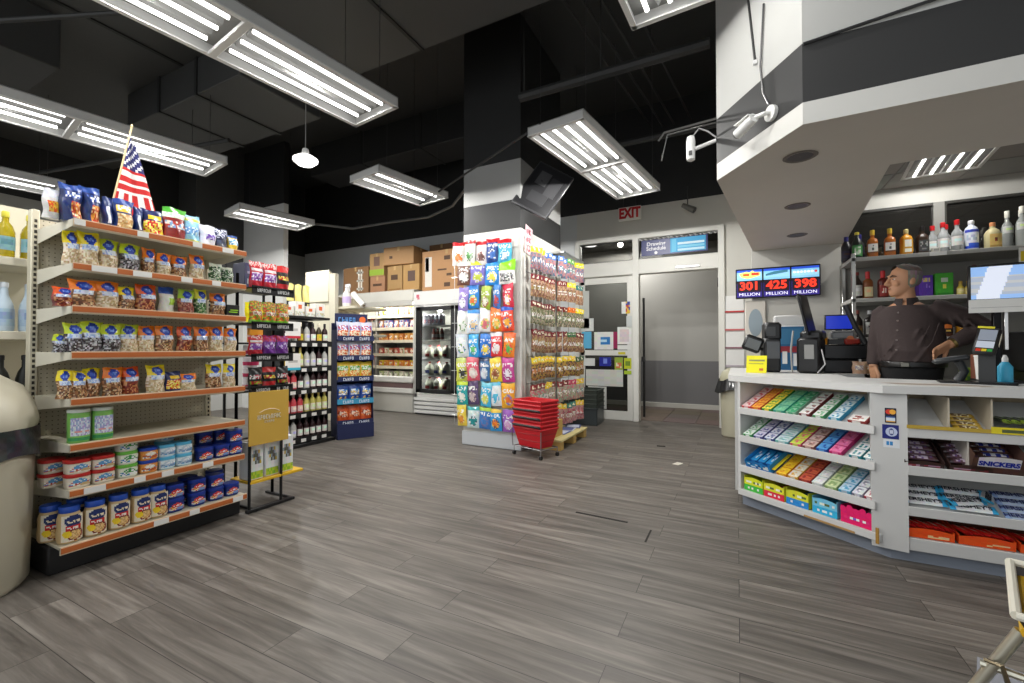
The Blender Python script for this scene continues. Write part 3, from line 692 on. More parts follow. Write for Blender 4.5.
A_ = {
 'redpur': (art_of([(0,1,0,1,(196,30,50)),(.1,.9,.25,.6,[(120,60,160),(230,220,236),(150,90,180)]),(.1,.9,.62,.75,(236,226,226)),(0,1,.8,1,[(214,40,50),(240,200,200)])]),'red bag with a purple label'),
 'purple': (art_of([(0,1,0,1,(116,50,150)),(.1,.9,.3,.65,[(220,210,236),(90,40,130),(150,90,190)]),(0,1,.7,1,[(200,40,70),(160,50,150)])]),'purple bag with a red top'),
 'redblk': (art_of([(0,1,0,1,(30,28,28)),(.1,.9,.4,.6,[(226,220,80),(196,40,40)]),(0,1,0,.25,(196,40,44)),(0,1,.75,1,(204,44,44))]),'black bag with red bands'),
 'ylgrn': (art_of([(0,1,0,1,[(214,60,40),(240,200,60),(120,170,50),(230,110,40)]),(.15,.85,.35,.55,[(236,226,200),(150,40,40)]),(0,1,0,.14,(120,190,50))]),'red and lime patterned candy bag'),
 'black': (art_of([(0,1,0,1,(30,27,28)),(.1,.9,.4,.65,[(190,40,50),(226,220,220),(60,50,50)]),(.1,.9,.15,.3,[(150,180,50),(190,50,50)])]),'black bag with red lettering'),
}
rows = [(RZ[3],['redpur','redpur','redblk'],.2),(RZ[2],['ylgrn','ylgrn','ylgrn'],.17),(RZ[1],['redpur','purple','purple'],.15),(RZ[0],['black','redblk','black'],.15)]
for ri,(z,ks,h) in enumerate(rows):
    for i,k in enumerate(ks):
        a, wd = A_[k]
        me = bagmesh(('rack',k,h),.11,h,.06,a)
        single('candy_bag',me,FOIL,'%s, %s on the %s candy rack shelf' % (wd,('left','middle','right')[i],('bottom','second lowest','second highest','top')[3-ri]),'candy bag',(-3.255,2.085+i*.11,z+.001),PI/2+rnd.uniform(-.1,.1),'candy bags on the black rack')
for i in range(3):
    me = bagmesh(('yellowtall',),.1,.42,.08,art_of([(0,1,0,1,(34,30,28)),(.2,.8,.2,.4,[(230,220,140),(60,50,40)]),(0,1,.5,1,(236,222,140)),(0,1,0,.16,(214,206,130))]))
    single('candy_bag',me,FOIL,'tall pale yellow and black bag, %s of three on top of the wine rack' % ORD[i],'candy bag',(-5.02,3.66+.115*i,1.601),PI/2,'tall yellow bags')
pk = MB().box(-.055,.055,-.06,.06,0,.28,(226,228,228),.004)
pl = MB().grid(lambda u,v:((u-.5)*.1,-.0612,.01+.26*v),8,10,art_of([(0,1,0,1,(230,232,232)),(.1,.9,.4,.75,[(90,90,80),(226,226,220),(200,170,60),(150,160,170)]),(0,1,0,.22,[(140,190,50),(190,210,60)])]))
pkm, plm = pk.mesh('pack',CARD), pl.mesh('pack_label',CARD)
for i in range(3):
    make('paper_pack','white and green pack, %s from left on the yellow candy rack shelf' % ORD[i],'pack',[('carton',pkm),('label',plm)],(-3.25,2.06+.125*i,.226),PI/2,'white packs under the gold sign')
# shelf of goods behind, seen between snack shelving and candy rack
t = thing('side_shelf','narrow black shelf unit seen between the snack shelving and the candy rack','shelf',(-3.78,2.36,0))
for y in (-.14,.2): part('post', MB().tube([(-.1,y,0),(-.1,y,1.95)],.012,BK), PLAST, t)
for z in (.45,.84,1.25,1.42,1.7): part('shelf', MB().box(-.12,.1,-.15,.21,z-.015,z,BK,.002), PLAST, t)
def carton(nm, label, cat, x0,x1,y0,y1,z0,z1, face, fr, col, group=None):
    """box with printed face; face in '-y','+x'"""
    t = thing(nm, label, cat, ((x0+x1)/2,(y0+y1)/2,z0), 0, group)
    a=(x1-x0)/2; b=(y1-y0)/2; h=z1-z0
    part('carton', MB().box(-a,a,-b,b,0,h,col,.003), CARD, t)
    m = MB(); n = 10
    if face == '+x': m.grid(lambda u,v:(a+.0012,-b*.96+2*b*.96*u,h*.03+h*.94*v),n,n,fr)
    else: m.grid(lambda u,v:(-a*.96+2*a*.96*u,-b-.0012,h*.03+h*.94*v),n,n,fr)
    part('print', m, CARD, t); return t
carton('snack_box','dark navy printed box on the highest shelf behind the snack shelving end','box',-3.86,-3.7,2.27,2.48,1.701,1.93,'+x',art_of([(0,1,0,1,(56,58,84)),(.1,.9,.6,.85,[(130,132,150),(70,72,96)]),(.15,.9,.1,.4,[(150,150,150),(50,52,70)])]),(40,42,62))
single('snack_bag',bagmesh(('ylw',),.19,.17,.06,art_of([(0,1,0,1,(240,226,20)),(.1,.9,.4,.6,[(250,240,60),(200,190,20)])])),FOIL,'plain bright yellow bag behind the right end of the snack shelving','snack bag',(-3.72,2.38,1.425),PI/2)
t = thing('canister','orange canister with a grey lid below the bright yellow bag','canister',(-3.72,2.38,1.253),PI/2)
part('body', MB().lathe([(.06,0),(.06,.12)],18,(226,150,40)), CARD, t); part('lid', MB().lathe([(.062,.12),(.062,.145),(.055,.15)],18,(196,200,206)), PLAST, t)
for k in range(4):
    t = thing('cup_pack','white and crimson round pack, %s of the pile behind the candy rack post' % ('bottom','second from bottom','second from top','top')[k],'pack',(-3.72,2.345,.842+k*.097),PI/2,'white and crimson packs')
    if k == 0:
        m1 = MB().lathe([(.055,0),(.06,.06),(.06,.09),(.05,.095)],16,(226,220,226)).mesh('cup_body',CARD); m2 = MB().lathe([(.0585,.02),(.0612,.05)],16,(190,40,90),cap=False).mesh('cup_band',CARD)
    part('body', m1, None, t); part('band', m2, None, t)

# ------------------------------------------------------------------ wine rack
WX = -4.85
t = thing('wine_rack','black wine rack with five rows of bottles between the candy rack and the chip display','rack',(WX,3.74,0))
for y in (-.34,.34): part('side_frame', MB().box(-.28,.02,y-.012,y+.012,0,1.3,BK,.003), PLAST, t)
part('back_panel', MB().box(-.29,-.27,-.34,.34,.05,1.56,(40,38,38)), PLAST, t)
WZ = [.1,.40,.69,.96,1.27]
for z in WZ:
    m = MB(); m.box(-.27,.1,-.33,.33,z-.015,z,BK); m.box(.1,.108,-.33,.33,z-.05,z+.02,BK)
    s = part('shelf', m, PLAST, t)
    for k in range(4): part('price_tag', MB().box(.109,.111,-.27+k*.15,-.2+k*.15,z-.045,z-.005,(226,224,220)), CARD, s)
part('foot_rail', MB().box(-.28,.15,-.36,.36,0,.04,BK,.004), PLAST, t)
WB_ = {
 'red': (bottle_meshes([(.034,0),(.036,.01),(.036,.14),(.03,.165),(.014,.19),(.013,.235)],(44,14,18),(232,228,220),(.03,.11),(.2,.25),(30,26,30),gm=PLAST),'dark red wine bottle'),
 'rose': (bottle_meshes([(.034,0),(.036,.01),(.036,.14),(.03,.165),(.014,.19),(.013,.235)],(206,70,80),(232,210,206),(.03,.1),(.2,.25),(226,190,190),gm=PLAST),'pink wine bottle'),
 'white': (bottle_meshes([(.034,0),(.036,.01),(.036,.14),(.03,.165),(.014,.19),(.013,.235)],(206,196,100),(236,232,214),(.03,.11),(.2,.25),(226,206,120),gm=PLAST),'pale yellow wine bottle'),
 'amber': (bottle_meshes([(.034,0),(.036,.01),(.036,.13),(.03,.16),(.014,.19),(.013,.235)],(60,50,30),(226,190,70),(.03,.11),(.2,.25),(236,226,200),gm=PLAST),'dark bottle with a gold label'),
 'clear': (bottle_meshes([(.034,0),(.036,.01),(.036,.14),(.03,.165),(.014,.19),(.013,.235)],(190,190,186),(226,224,220),(.03,.11),(.2,.25),(40,40,44),gm=PLAST),'grey bottle with a white label'),
}
seq = [['clear','clear','red','red','red','red','red'],['rose','rose','rose','white','white','white','white'],['rose','rose','red','clear','red','red','red'],['amber','amber','white','clear','clear','red','clear'],['red','clear','amber','clear','red','amber','red']]
RW = ['bottom','second lowest','middle','second highest','top']
for r, ks in enumerate(seq):
    for i, k in enumerate(ks):
        ms, wd = WB_[k]
        make('wine_bottle','%s, %s from left, %s wine rack row' % (wd,ORD[i],RW[r]),'bottle',ms,(WX+.04,3.47+.09*i,WZ[r]+.001),PI/2,'bottles in the wine rack')
# cards and cartons on top of the wine rack
part('top_board', MB().box(-.28,.06,-.34,.34,1.57,1.6,BK,.003), PLAST, t)
for k,(y,z) in enumerate(((3.49,1.42),(3.49,1.04))):
    c = thing('price_card','white square price card with a %s stripe, clipped to the wine rack' % ('red','sky blue')[k],'price card',(WX+.125,y,z))
    part('card', MB().box(-.002,.002,-.1,.1,-.1,.1,(232,230,226)), CARD, c)
    m = MB(); m.box(.002,.003,-.1,.1,-.1,-.07,((196,40,60),(60,180,210))[k]); m.box(.002,.003,-.06,.06,-.01,.02,(186,184,180)); part('print', m, GRAPHIC, c)
for k in range(4):
    carton('wine_carton','white carton with an orange spot, %s from the left on top of the wine rack' % ORD[k],'carton',WX-.09,WX+.04,3.43+.15*k,3.56+.15*k,1.601,1.73+.05*(k%2),'+x',art_of([(0,1,0,1,(228,226,220)),(.3,.7,.5,.8,(214,100,50)),(0,1,0,.3,[(200,210,200),(226,226,220),(190,180,140)])]),(224,222,214),'cartons on the wine rack')

# ------------------------------------------------------------------ chip display
t = thing('chip_display','navy cardboard chip display with five trays at the right end of the wine rack','display stand',(-4.69,4.38,0),R(-28))
NV = (30,38,78)
part('base', MB().box(-.2,.17,-.24,.24,0,.2,NV,.004), CARD, t)
part('back_panel', MB().box(-.2,-.18,-.24,.24,.2,1.55,NV), CARD, t)
for y in (-.24,.236): part('side_panel', MB().prism([(-.2,0),(.14,0),(.1,1.45),(-.2,1.45)],0,.004,NV).xf(Matrix(((1,0,0,0),(0,0,1,y),(0,1,0,0),(0,0,0,1)))), CARD, t)
CZ = [.2,.48,.78,1.06,1.32]
for i,z in enumerate(CZ):
    m = MB(); m.box(-.18,.15,-.235,.235,z-.01,z,NV); m.box(.15,.156,-.237,.237,z-.02,z+.05,(NV,(60,150,190),(34,46,90),NV,NV)[i])
    s = part('tray', m, CARD, t)
    glyphs(s,.14,.04,(220,226,236),(.1575,-.1,z+.01),PI/2,5); glyphs(s,.14,.04,(220,226,236),(.1575,.11,z+.01),PI/2,5)
h = part('header_card', MB().box(-.1,-.09,-.22,.22,1.5,1.68,NV,.002), CARD, t)
glyphs(h,.24,.08,(90,150,214),(-.088,-.06,1.59),PI/2,5)
part('header_spot', MB().lathe([(.001,0),(.045,0)],16,(226,110,50),cap=False).rot(0,'Y',PI/2).xf(Matrix.Translation((-.087,.15,1.6))), GRAPHIC, h)
CH = {'orange':(art_of([(0,1,0,1,(206,84,36)),(.1,.9,.35,.7,[(236,130,60),(230,210,190),(150,40,30)])]),'orange chip bag'),
 'blue':(art_of([(0,1,0,1,(30,70,150)),(.15,.85,.4,.75,[(60,130,206),(226,190,60),(226,230,240)]),(.2,.8,.1,.3,[(226,190,60),(30,60,140)])]),'blue chip bag'),
 'yelgreen':(art_of([(0,1,0,1,(230,196,50)),(.1,.9,.2,.5,[(226,130,50),(240,226,160)]),(.1,.9,.55,.8,[(90,170,60),(226,230,220)])]),'yellow and green chip bag'),
 'mix':(art_of([(0,1,0,1,(196,196,214)),(.1,.9,.15,.5,[(214,90,40),(240,220,190)]),(.1,.9,.55,.8,[(200,60,60),(120,120,190),(236,236,240)])]),'white and orange chip bag')}
M_ = Matrix.Translation((-4.69,4.38,0)) @ Matrix.Rotation(R(-28),4,'Z')
for r,k in enumerate(('orange','blue','yelgreen','mix','mix')):
    a, wd = CH[k]; n = 3
    me = bagmesh(('chip',k),.165,.235,.09,a)
    for i in range(n):
        p = M_ @ Vector((.07,-.155+i*.155,CZ[r]+.002))
        single('chip_bag',me,FOIL,'%s, %s on the %s chip display tray' % (wd,('left','middle','right')[i],RW[r]),'chip bag',p,PI/2+R(-28)+rnd.uniform(-.08,.08),'bags in the chip display')

# ------------------------------------------------------------------ beige shelving behind and goods on top
t = thing('shelving_unit','beige shelving with a tall plain end panel behind the wine rack','shelving unit',(-6.3,5.2,0))
part('end_panel', MB().box(-.33,.2,-.02,.02,0,2.5,(216,210,188),.004), PAINT, t)
part('end_header', MB().box(-.36,.22,-.06,-.02,1.98,2.52,(218,212,190),.012), PAINT, t)
part('upright', MB().box(.22,.36,-.05,.03,0,2.45,(206,200,180),.006), PAINT, t)
part('shelf', MB().box(.1,.75,.03,.75,1.86,1.9,BEIGE,.003), PAINT, t); part('shelf', MB().box(.1,.75,.03,.75,1.4,1.44,BEIGE,.003), PAINT, t)
part('back_panel', MB().box(.08,.1,.03,.75,0,2.1,BEIGE), PAINT, t)
t = thing('spray_bottle','white spray bottle with a lilac label on the shelf right of the beige end panel','bottle',(-5.85,5.32,1.901))
part('bottle_body', MB().lathe([(.06,0),(.07,.02),(.07,.2),(.03,.28),(.03,.32)],14,(228,226,224)), PLAST, t)
part('label', MB().lathe([(.0715,.06),(.0715,.17)],14,(200,180,226),cap=False), CARD, t)
part('trigger', MB().box(-.03,.08,-.02,.02,.32,.38,(232,230,228),.008).box(.05,.065,-.015,.015,.25,.33,(226,226,226),.004), PLAST, t)
t = thing('paper_roll','white paper roll leaning on the shelf beside the spray bottle','paper roll',(-5.62,5.36,1.95))
part('paper', MB().tube([(-.12,0,.17),(.12,0,-.04)],.05,(236,234,228),16), CARD, t); part('core', MB().tube([(.115,0,-.036),(.125,0,-.046)],.02,(150,130,100),10), CARD, t)
for k in range(3):
    t = thing('metal_can','grey food can, %s from the left under the spray bottle shelf' % ORD[k],'can',(-5.95+.16*k,5.33,1.441),0,'grey cans on the beige shelving')
    if k == 0: ca = MB().lathe([(.06,0),(.06,.16),(.055,.165)],14,(120,110,106)).mesh('can_body',METAL); cl = MB().lathe([(.0608,.03),(.0608,.13)],14,(170,150,130),cap=False).mesh('can_label',CARD)
    part('body', ca, None, t); part('label', cl, None, t)

# ------------------------------------------------------------------ open cooler and glass-door fridge at the back
t = thing('open_cooler','white open-front grocery cooler with lit shelves at the back wall','cooler',(-6.3,6.45,0))
WH = (224,222,214)
part('back_panel', MB().box(-1.0,.96,.65,.7,0,2.3,(170,166,156)), PAINT, t)
for x in (-1.0,.94): part('side_panel', MB().box(x,x+.03,-.02,.7,0,2.3,WH,.006), PAINT, t)
part('canopy', MB().box(-1.0,.97,-.05,.7,2.07,2.3,WH,.02), PAINT, t)
for x in (-.6,.4): spot(t,(x,.0,2.04),22)
part('canopy_rail', MB().box(-1.0,.97,-.075,-.05,2.0,2.1,(206,204,196),.01), PAINT, t)
part('base', MB().box(-1.0,.97,-.02,.7,0,.36,(206,203,194),.01), PAINT, t)
part('bumper', MB().box(-1.0,.99,-.09,-.02,.36,.46,(232,230,224),.02), PLAST, t)
part('bumper', MB().box(-1.0,.99,-.1,-.02,.56,.68,(232,230,224),.02), PLAST, t)
part('tub_front', MB().box(-1.0,.95,-.05,-.02,.44,.58,(120,96,96)), PAINT, t)
part('display_deck', MB().box(-.97,.94,-.02,.65,.6,.64,(150,146,140)), PAINT, t)
OZ = [.86,1.1,1.36,1.6,1.84]
for z in OZ:
    m = MB(); m.box(-.97,.94,.08,.65,z-.012,z,(206,204,196)); m.box(-.97,.94,.06,.08,z-.05,z+.006,(232,222,196))
    part('shelf', m, PAINT, t)
for x in (-.05,): part('divider', MB().box(x-.012,x+.012,.06,.65,.64,2.05,(160,156,150)), PAINT, t)
part('lamp', MB().tube([(-.9,.03,2.05),(.9,.03,2.05)],.012,(255,255,255),8), mat('cooler_lamp',.3,noise=0,emit=30), t)
GOOD = [[(150,120,90),(196,160,110),(214,196,160)],[(226,190,50),(214,130,60),(190,110,60)],[(190,90,60),(226,206,180),(150,70,50)],[(206,140,70),(190,110,50),(226,170,90)],[(200,120,90),(226,226,220),(90,90,160)],[(226,190,60),(206,206,200),(190,120,100)]]
LZ = [.641]+[z+.001 for z in OZ]
DN = ['green and white salad','yellow snack','red and white lunch','orange bread','brown sandwich','mixed dairy']
for r,z in enumerate(LZ):
    for i in range(7):
        x = -6.3+.06+i*.128+.0
        pal = GOOD[r] if r else [(170,180,130),(206,204,180),(120,130,110)]
        hh = (.12,.11,.11,.13,.15,.15)[r]
        key = ('cool',r,i%3)
        if key not in _bag:
            c0 = pal[i%3]; _bag[key] = (MB().box(-.055,.055,-.08,.08,0,hh,J(c0,14),.012).mesh('food_pack',PLAST), MB().grid(lambda u,v:((u-.5)*.09,-.0815,.012+(hh-.03)*v),5,4,art_of([(0,1,0,1,pal),(.2,.8,.3,.8,[(232,228,214),pal[1]])])).mesh('food_label',CARD))
        a, b = _bag[key]
        make('food_pack','%s pack, %s from left, %s open cooler shelf' % (DN[r],ORD[i],('lowest','second','third','fourth','fifth','top')[r]),'food pack',[('tray',a),('label',b)],(x,6.45+.16,z),0,'packs in the open cooler')
for r in (1,4):
    for i in range(5):
        z = LZ[r]; key = ('coolL',r)
        if key not in _bag: _bag[key] = MB().lathe([(.045,0),(.05,.02),(.05,.11),(.03,.14),(.02,.17)],12,((206,196,190),(190,170,160))[r%2]).mesh('drink_body',PLAST), MB().lathe([(.024,.165),(.024,.19)],10,(190,50,50)).mesh('drink_cap',PLAST)
        a, b = _bag[key]
        make('drink_bottle','small red-capped drink bottle, %s on the left of the %s cooler shelf' % (ORD[i],('','second','','','fifth')[r]),'bottle',[('body',a),('cap',b)],(-6.75+.09*i,6.62,z),0,'bottles in the open cooler')
t = thing('fridge','white glass-door fridge with a black door frame beside the open cooler','fridge',(-4.65,6.4,0))
part('cabinet', MB().box(-.62,.62,.66,.7,0,2.0,(236,234,222)).box(-.62,-.56,-.02,.7,.1,2.0,(216,215,210),.005).box(.56,.62,-.02,.7,.1,2.0,(216,215,210),.005).box(-.62,.62,-.02,.7,.28,.38,(216,215,210)).box(-.62,.62,0,.7,0,.1,(60,60,60)), PAINT, t)
part('header', MB().box(-.63,.63,-.05,.7,1.98,2.24,(232,231,228),.012), PAINT, t)
part('header_mark', MB().box(-.56,-.5,-.053,-.05,2.12,2.18,(206,90,110)).box(-.54,-.49,-.054,-.05,2.09,2.13,(214,130,140)), GRAPHIC, t)
m = MB()
m.box(-.62,.62,-.02,.1,.02,.3,(150,150,148))
for k in range(4): m.box(-.62,.62,-.05,-.02,.03+k*.075,.085+k*.075,(226,225,222),.008)
part('kick_grille', m, PAINT, t)
for s in (0,):
    x0 = -.57; dr = MB(); x1 = .42
    for q in ((x0,x0+.12,.4,1.95),(x1-.22,x1,.4,1.95)): dr.box(q[0],q[1],-.06,-.015,q[2],q[3],(26,26,27),.004)
    dr.box(x0,x1,-.06,-.015,.4,.47,(26,26,27),.004); dr.box(x0,x1,-.06,-.015,1.88,1.95,(26,26,27),.004)
    d = part('door', dr, PLAST, t)
    part('door_pane', MB().box(x0+.12,x1-.22,-.04,-.03,.47,1.88,(200,204,204)), GL, d)
    part('door_handle', MB().tube([(x1-.03 if s == 0 else x0+.03,-.085,.9),(x1-.03 if s == 0 else x0+.03,-.085,1.4)],.012,(60,60,62)), METAL, d)
FZ = [.44,.72,1.02,1.36,1.62]
for z in FZ: part('shelf', MB().box(-.55,.55,.04,.6,z-.012,z,(206,206,200)), METAL, t)
part('lamp', MB().tube([(-.54,.02,.5),(-.54,.02,1.85)],.012,(255,255,255),8), bpy.data.materials['cooler_lamp'], t)
for z in (1.9,1.28,.95,.66): spot(t,(-.15,.1,z),14)  # bare spots added between the shelves to brighten the inside, no fittings there
jugb = MB().lathe([(.065,0),(.072,.01),(.072,.12),(.05,.18),(.024,.2),(.022,.215)],14,(226,226,206),sq=.5).mesh('jug_body',PLAST)
jugc = MB().lathe([(.026,.212),(.026,.235)],12,(140,30,30)).mesh('jug_cap',PLAST)
jugl = MB().box(-.045,.045,-.0745,-.0725,.03,.085,(170,50,44)).mesh('jug_label',CARD); jugl2 = MB().box(-.045,.045,-.0745,-.0725,.03,.085,(60,70,150)).mesh('jug_label',CARD)
for r in range(3):
    for i in range(3):
        make('milk_jug','white milk jug, %s on the %s fridge shelf' % (('left','middle','right')[i],('lowest','second','third')[r]),'milk jug',[('jug_body',jugb),('cap',jugc),('label',jugl2 if r == 1 else jugl)],(-5.02+.19*i,6.5,FZ[r]+.001),0,'milk jugs in the fridge')
crt = MB().box(-.04,.04,-.04,.04,0,.17,(214,214,220),.004).mesh('carton_body',CARD); crl = MB().grid(lambda u,v:(-.036+.072*u,-.0412,.02+.13*v),5,6,art_of([(0,1,0,1,(226,226,230)),(.1,.9,.2,.7,[(206,120,140),(120,150,206),(226,190,190)])])).mesh('carton_label',CARD); crb = MB().prism([(-.04,.17),(.04,.17),(0,.205)],-.04,.04,(220,220,226)).xf(Matrix(((1,0,0,0),(0,0,1,0),(0,1,0,0),(0,0,0,1)))).mesh('carton_top',CARD)
for i in range(5):
    make('juice_carton','pink and blue carton, %s from the left on the top fridge shelf' % ORD[i],'carton',[('carton_body',crt),('label',crl),('gable_top',crb)],(-5.1+.09*i,6.5,FZ[4]+.001),0,'cartons in the fridge')
for i in range(3):
    make('juice_bottle','reddish juice bottle, %s on the fourth fridge shelf' % ('left','middle','right')[i],'bottle',[('body',MB().lathe([(.035,0),(.038,.02),(.038,.12),(.02,.16),(.016,.18)],12,(180,110,96)).mesh('juice_body',PLAST)),('label',MB().lathe([(.0388,.04),(.0388,.1)],12,(226,220,214),cap=False).mesh('juice_label',CARD)),('cap',MB().lathe([(.019,.176),(.019,.2)],10,(190,50,44)).mesh('juice_cap',PLAST))],(-4.93+.09*i,6.5,FZ[3]+.001),0,'juice bottles in the fridge')
KR = (176,140,92)
def kraft(label, x0,x1,y0,y1,z0,z1, marks=(), c=KR, rz=0):
    t = thing('cardboard_box', label, 'cardboard box', ((x0+x1)/2,(y0+y1)/2,z0), rz)
    a=(x1-x0)/2; b=(y1-y0)/2; h=z1-z0
    part('carton', MB().box(-a,a,-b,b,0,h,J(c,5),.006), CARD, t)
    part('tape', MB().box(-a-.001,a+.001,-.03,.03,h-.05,h+.002,(206,180,130)).box(-.025,.025,-b-.0015,-b+.02,h-.08,h+.002,(196,164,112)), CARD, t)
    m = MB()
    for (u0,u1,v0,v1,cc) in marks: m.box(-a+2*a*u0,-a+2*a*u1,-b-.002,-b,h*v0,h*v1,cc)
    if marks: part('print', m, CARD, t)
    return t
DK = (86,62,44)
kraft('brown box with a white chain pattern at the left end of the cooler top',-7.25,-6.55,6.5,6.9,2.302,2.85,[(.6,.66,.1,.9,(226,222,210)),(.7,.76,.1,.9,(226,222,210)),(.55,.8,.75,.82,(226,222,210)),(.55,.8,.45,.52,(226,222,210)),(.55,.8,.15,.22,(226,222,210))],(140,108,70))
kraft('small brown box under the lime-striped carton on the cooler top',-6.5,-6.12,6.5,6.9,2.302,2.62,[(.2,.8,.4,.55,DK)],(166,132,92))
kraft('brown carton with a lime stripe and dark round mark, upper left of the stacked boxes',-6.52,-6.14,6.5,6.9,2.622,3.08,[(0,1,.05,.3,(150,180,60)),(.3,.7,.45,.85,(120,92,80))],(170,136,90))
kraft('wide box tilted on top of the stack over the open cooler',-6.1,-5.42,6.45,6.95,2.80,3.14,[(.2,.3,.35,.5,DK)],(176,138,88),R(6))
kraft('box with a dark leaf mark, left of two under the tilted box',-6.05,-5.68,6.5,6.9,2.302,2.79,[(.25,.7,.45,.65,DK),(.1,.9,.05,.1,(150,110,60))])
kraft('box with a dark apple mark, right of two beside the fridge top',-5.66,-5.27,6.5,6.9,2.302,2.79,[(.3,.75,.35,.75,(96,74,66))],(186,146,90))
kraft('large box with oval marks standing on the fridge header',-5.2,-4.1,6.5,7.0,2.242,2.99,[(.06,.2,.12,.85,(226,222,214)),(.07,.14,.5,.84,DK),(.45,.57,.75,.85,DK),(.32,.5,.5,.54,DK),(.5,.6,.36,.42,DK),(.45,.57,.1,.2,DK),(.75,.85,.8,.9,DK)],(182,144,96))
kraft('dark flat box behind the tilted box near the back wall',-5.45,-4.85,7.03,7.35,2.302,3.25,[],(130,98,66))

# ------------------------------------------------------------------ candy bags hung on the column
t = thing('peg_grid','white wire grid on the front of the column carrying hanging candy bags','wire grid',(-2.67,4.645,0))
for k in range(5): part('rod', MB().tube([(-.52+k*.21,-.01,.25),(-.52+k*.21,-.01,2.42)],.004,(216,216,214),6), METAL, t)
for z in (.36,.62,.92,1.22,1.52,1.82,2.1,2.4): part('cross_rod', MB().tube([(-.56,-.014,z),(.37,-.014,z)],.004,(216,216,214),6), METAL, t)
def pk_(base, mid, top): return art_of([(0,1,0,1,base),(.08,.92,.1,.56,base),(.15,.85,.1,.56,mid,1),(.3,.7,.2,.45,mid[0],1),(.12,.88,.62,.8,[(240,238,234),base]),(0,1,.86,1,top)])
CB = [
 [('white and orange bag with a red top',pk_((230,226,220),[(230,120,40),(236,230,220)],(190,30,36))),('white and green bag with a red top',pk_((226,224,216),[(70,140,60),(40,100,50),(230,226,220)],(190,30,36))),('white and brown bag with a red top',pk_((232,226,224),[(96,50,44),(150,100,90),(230,224,220)],(190,30,40))),('blue bag with a red top',pk_((34,70,140),[(60,110,190),(226,226,230),(30,50,110)],(190,30,44))),('white and teal bag with a red top',pk_((70,170,200),[(226,236,240),(60,150,190)],(196,30,40)))],
 [('brown bag with a white oval',pk_((110,70,56),[(236,232,226),(240,236,230),(60,50,60)],(226,222,216))),('lime and violet bag',pk_((120,110,190),[(190,200,60),(150,140,200),(230,226,236)],(206,214,60))),('bright blue bag with a yellow sweet',pk_((40,140,220),[(240,220,90),(236,240,244),(40,120,210)],(50,150,226))),('white bag with a neon green top',art_of([(0,1,0,1,(226,226,222)),(.1,.9,.1,.45,[(60,60,60),(150,150,150),(236,236,232)]),(0,1,.55,1,(140,226,30))]))],
 [('lilac bag with a dark star',pk_((150,130,200),[(236,232,240),(240,238,244),(60,50,90)],(140,120,190))),('blue bag with a rainbow picture',pk_((40,130,210),[(236,120,60),(240,220,80),(120,190,80),(230,236,240)],(40,120,200))),('olive bag with a white picture',pk_((150,170,50),[(226,222,200),(120,120,90),(190,70,60)],(160,180,60))),('narrow blue and red bag',pk_((60,120,190),[(190,60,60),(60,100,170)],(70,130,200))),('crimson bag with white and yellow print',pk_((200,30,60),[(236,226,226),(230,190,50),(206,40,70)],(206,36,66)))],
 [('white bag with a small green leaf',pk_((236,236,230),[(226,228,220),(90,140,70),(236,236,232)],(226,226,222))),('white bag with blue edges',pk_((226,232,240),[(230,200,150),(236,236,240),(90,150,210)],(60,140,210))),('white and pink bag',pk_((232,232,232),[(226,120,130),(240,210,120),(140,190,120)],(226,226,230))),('orange bag with a lime picture',pk_((236,120,30),[(240,190,90),(150,190,60),(236,226,200)],(236,110,30))),('red-orange bag beside a navy edge',pk_((226,70,40),[(240,170,60),(236,226,210),(40,80,170)],(30,80,180)))],
 [('white bag with a blue and green foot',pk_((220,224,226),[(236,236,236),(70,140,200),(120,170,80)],(206,214,222))),('cyan bag with a green sweet',pk_((50,160,220),[(100,190,110),(60,140,210),(236,240,240)],(60,170,226))),('blue bag with a yellow band',pk_((30,110,200),[(240,210,70),(50,130,210),(230,236,240)],(40,120,206))),('white and red striped bag',pk_((226,60,60),[(236,230,230),(240,236,236),(206,50,60)],(226,220,220))),('orange bag with green rows',pk_((236,130,40),[(90,180,90),(240,160,60),(226,60,50)],(230,100,40)))],
 [('yellow-green bag with a dark bee',pk_((206,210,90),[(50,50,50),(236,236,226),(190,190,60)],(190,200,110))),('rose bag with a pale picture',pk_((220,90,110),[(236,226,220),(230,200,190)],(226,110,120))),('slate blue bag with a white spot',pk_((60,110,160),[(226,230,236),(190,200,216)],(40,60,90))),('yellow and brown bag',pk_((230,200,60),[(150,90,60),(240,226,160),(190,120,90)],(240,206,60))),('magenta and white bag',pk_((190,60,140),[(236,230,236),(150,50,120)],(200,70,150)))],
 [('teal bag with a lime top',pk_((40,160,160),[(236,236,226),(60,180,180),(226,226,220)],(190,210,50))),('dark violet bag',pk_((90,70,110),[(206,190,190),(120,90,120),(226,210,200)],(80,60,100))),('turquoise bag with a yellow fish',pk_((70,180,220),[(226,226,110),(236,240,240)],(120,200,220))),('white and sky bag',pk_((226,232,236),[(90,190,226),(236,236,240)],(100,190,220))),('orange-yellow wide bag',pk_((240,170,40),[(236,120,50),(240,220,90),(150,130,190)],(240,180,40)))],
 [('gold bag with a smiling picture',pk_((230,200,70),[(226,150,60),(240,226,170),(206,120,60)],(226,206,90))),('white and teal narrow bag',pk_((206,226,226),[(40,150,150),(236,236,236),(70,60,80)],(60,170,170))),('blue bag with a lime top',pk_((60,120,190),[(70,130,200),(120,120,170)],(170,200,60))),('blue bag with an orange picture',pk_((50,150,210),[(236,130,50),(240,200,90),(60,70,120)],(226,190,70))),('violet bag hanging by the baskets',pk_((150,90,180),[(206,160,200),(226,226,236)],(160,100,190)))],
]
CZR = [2.22,1.97,1.68,1.39,1.10,.80,.50,.23]
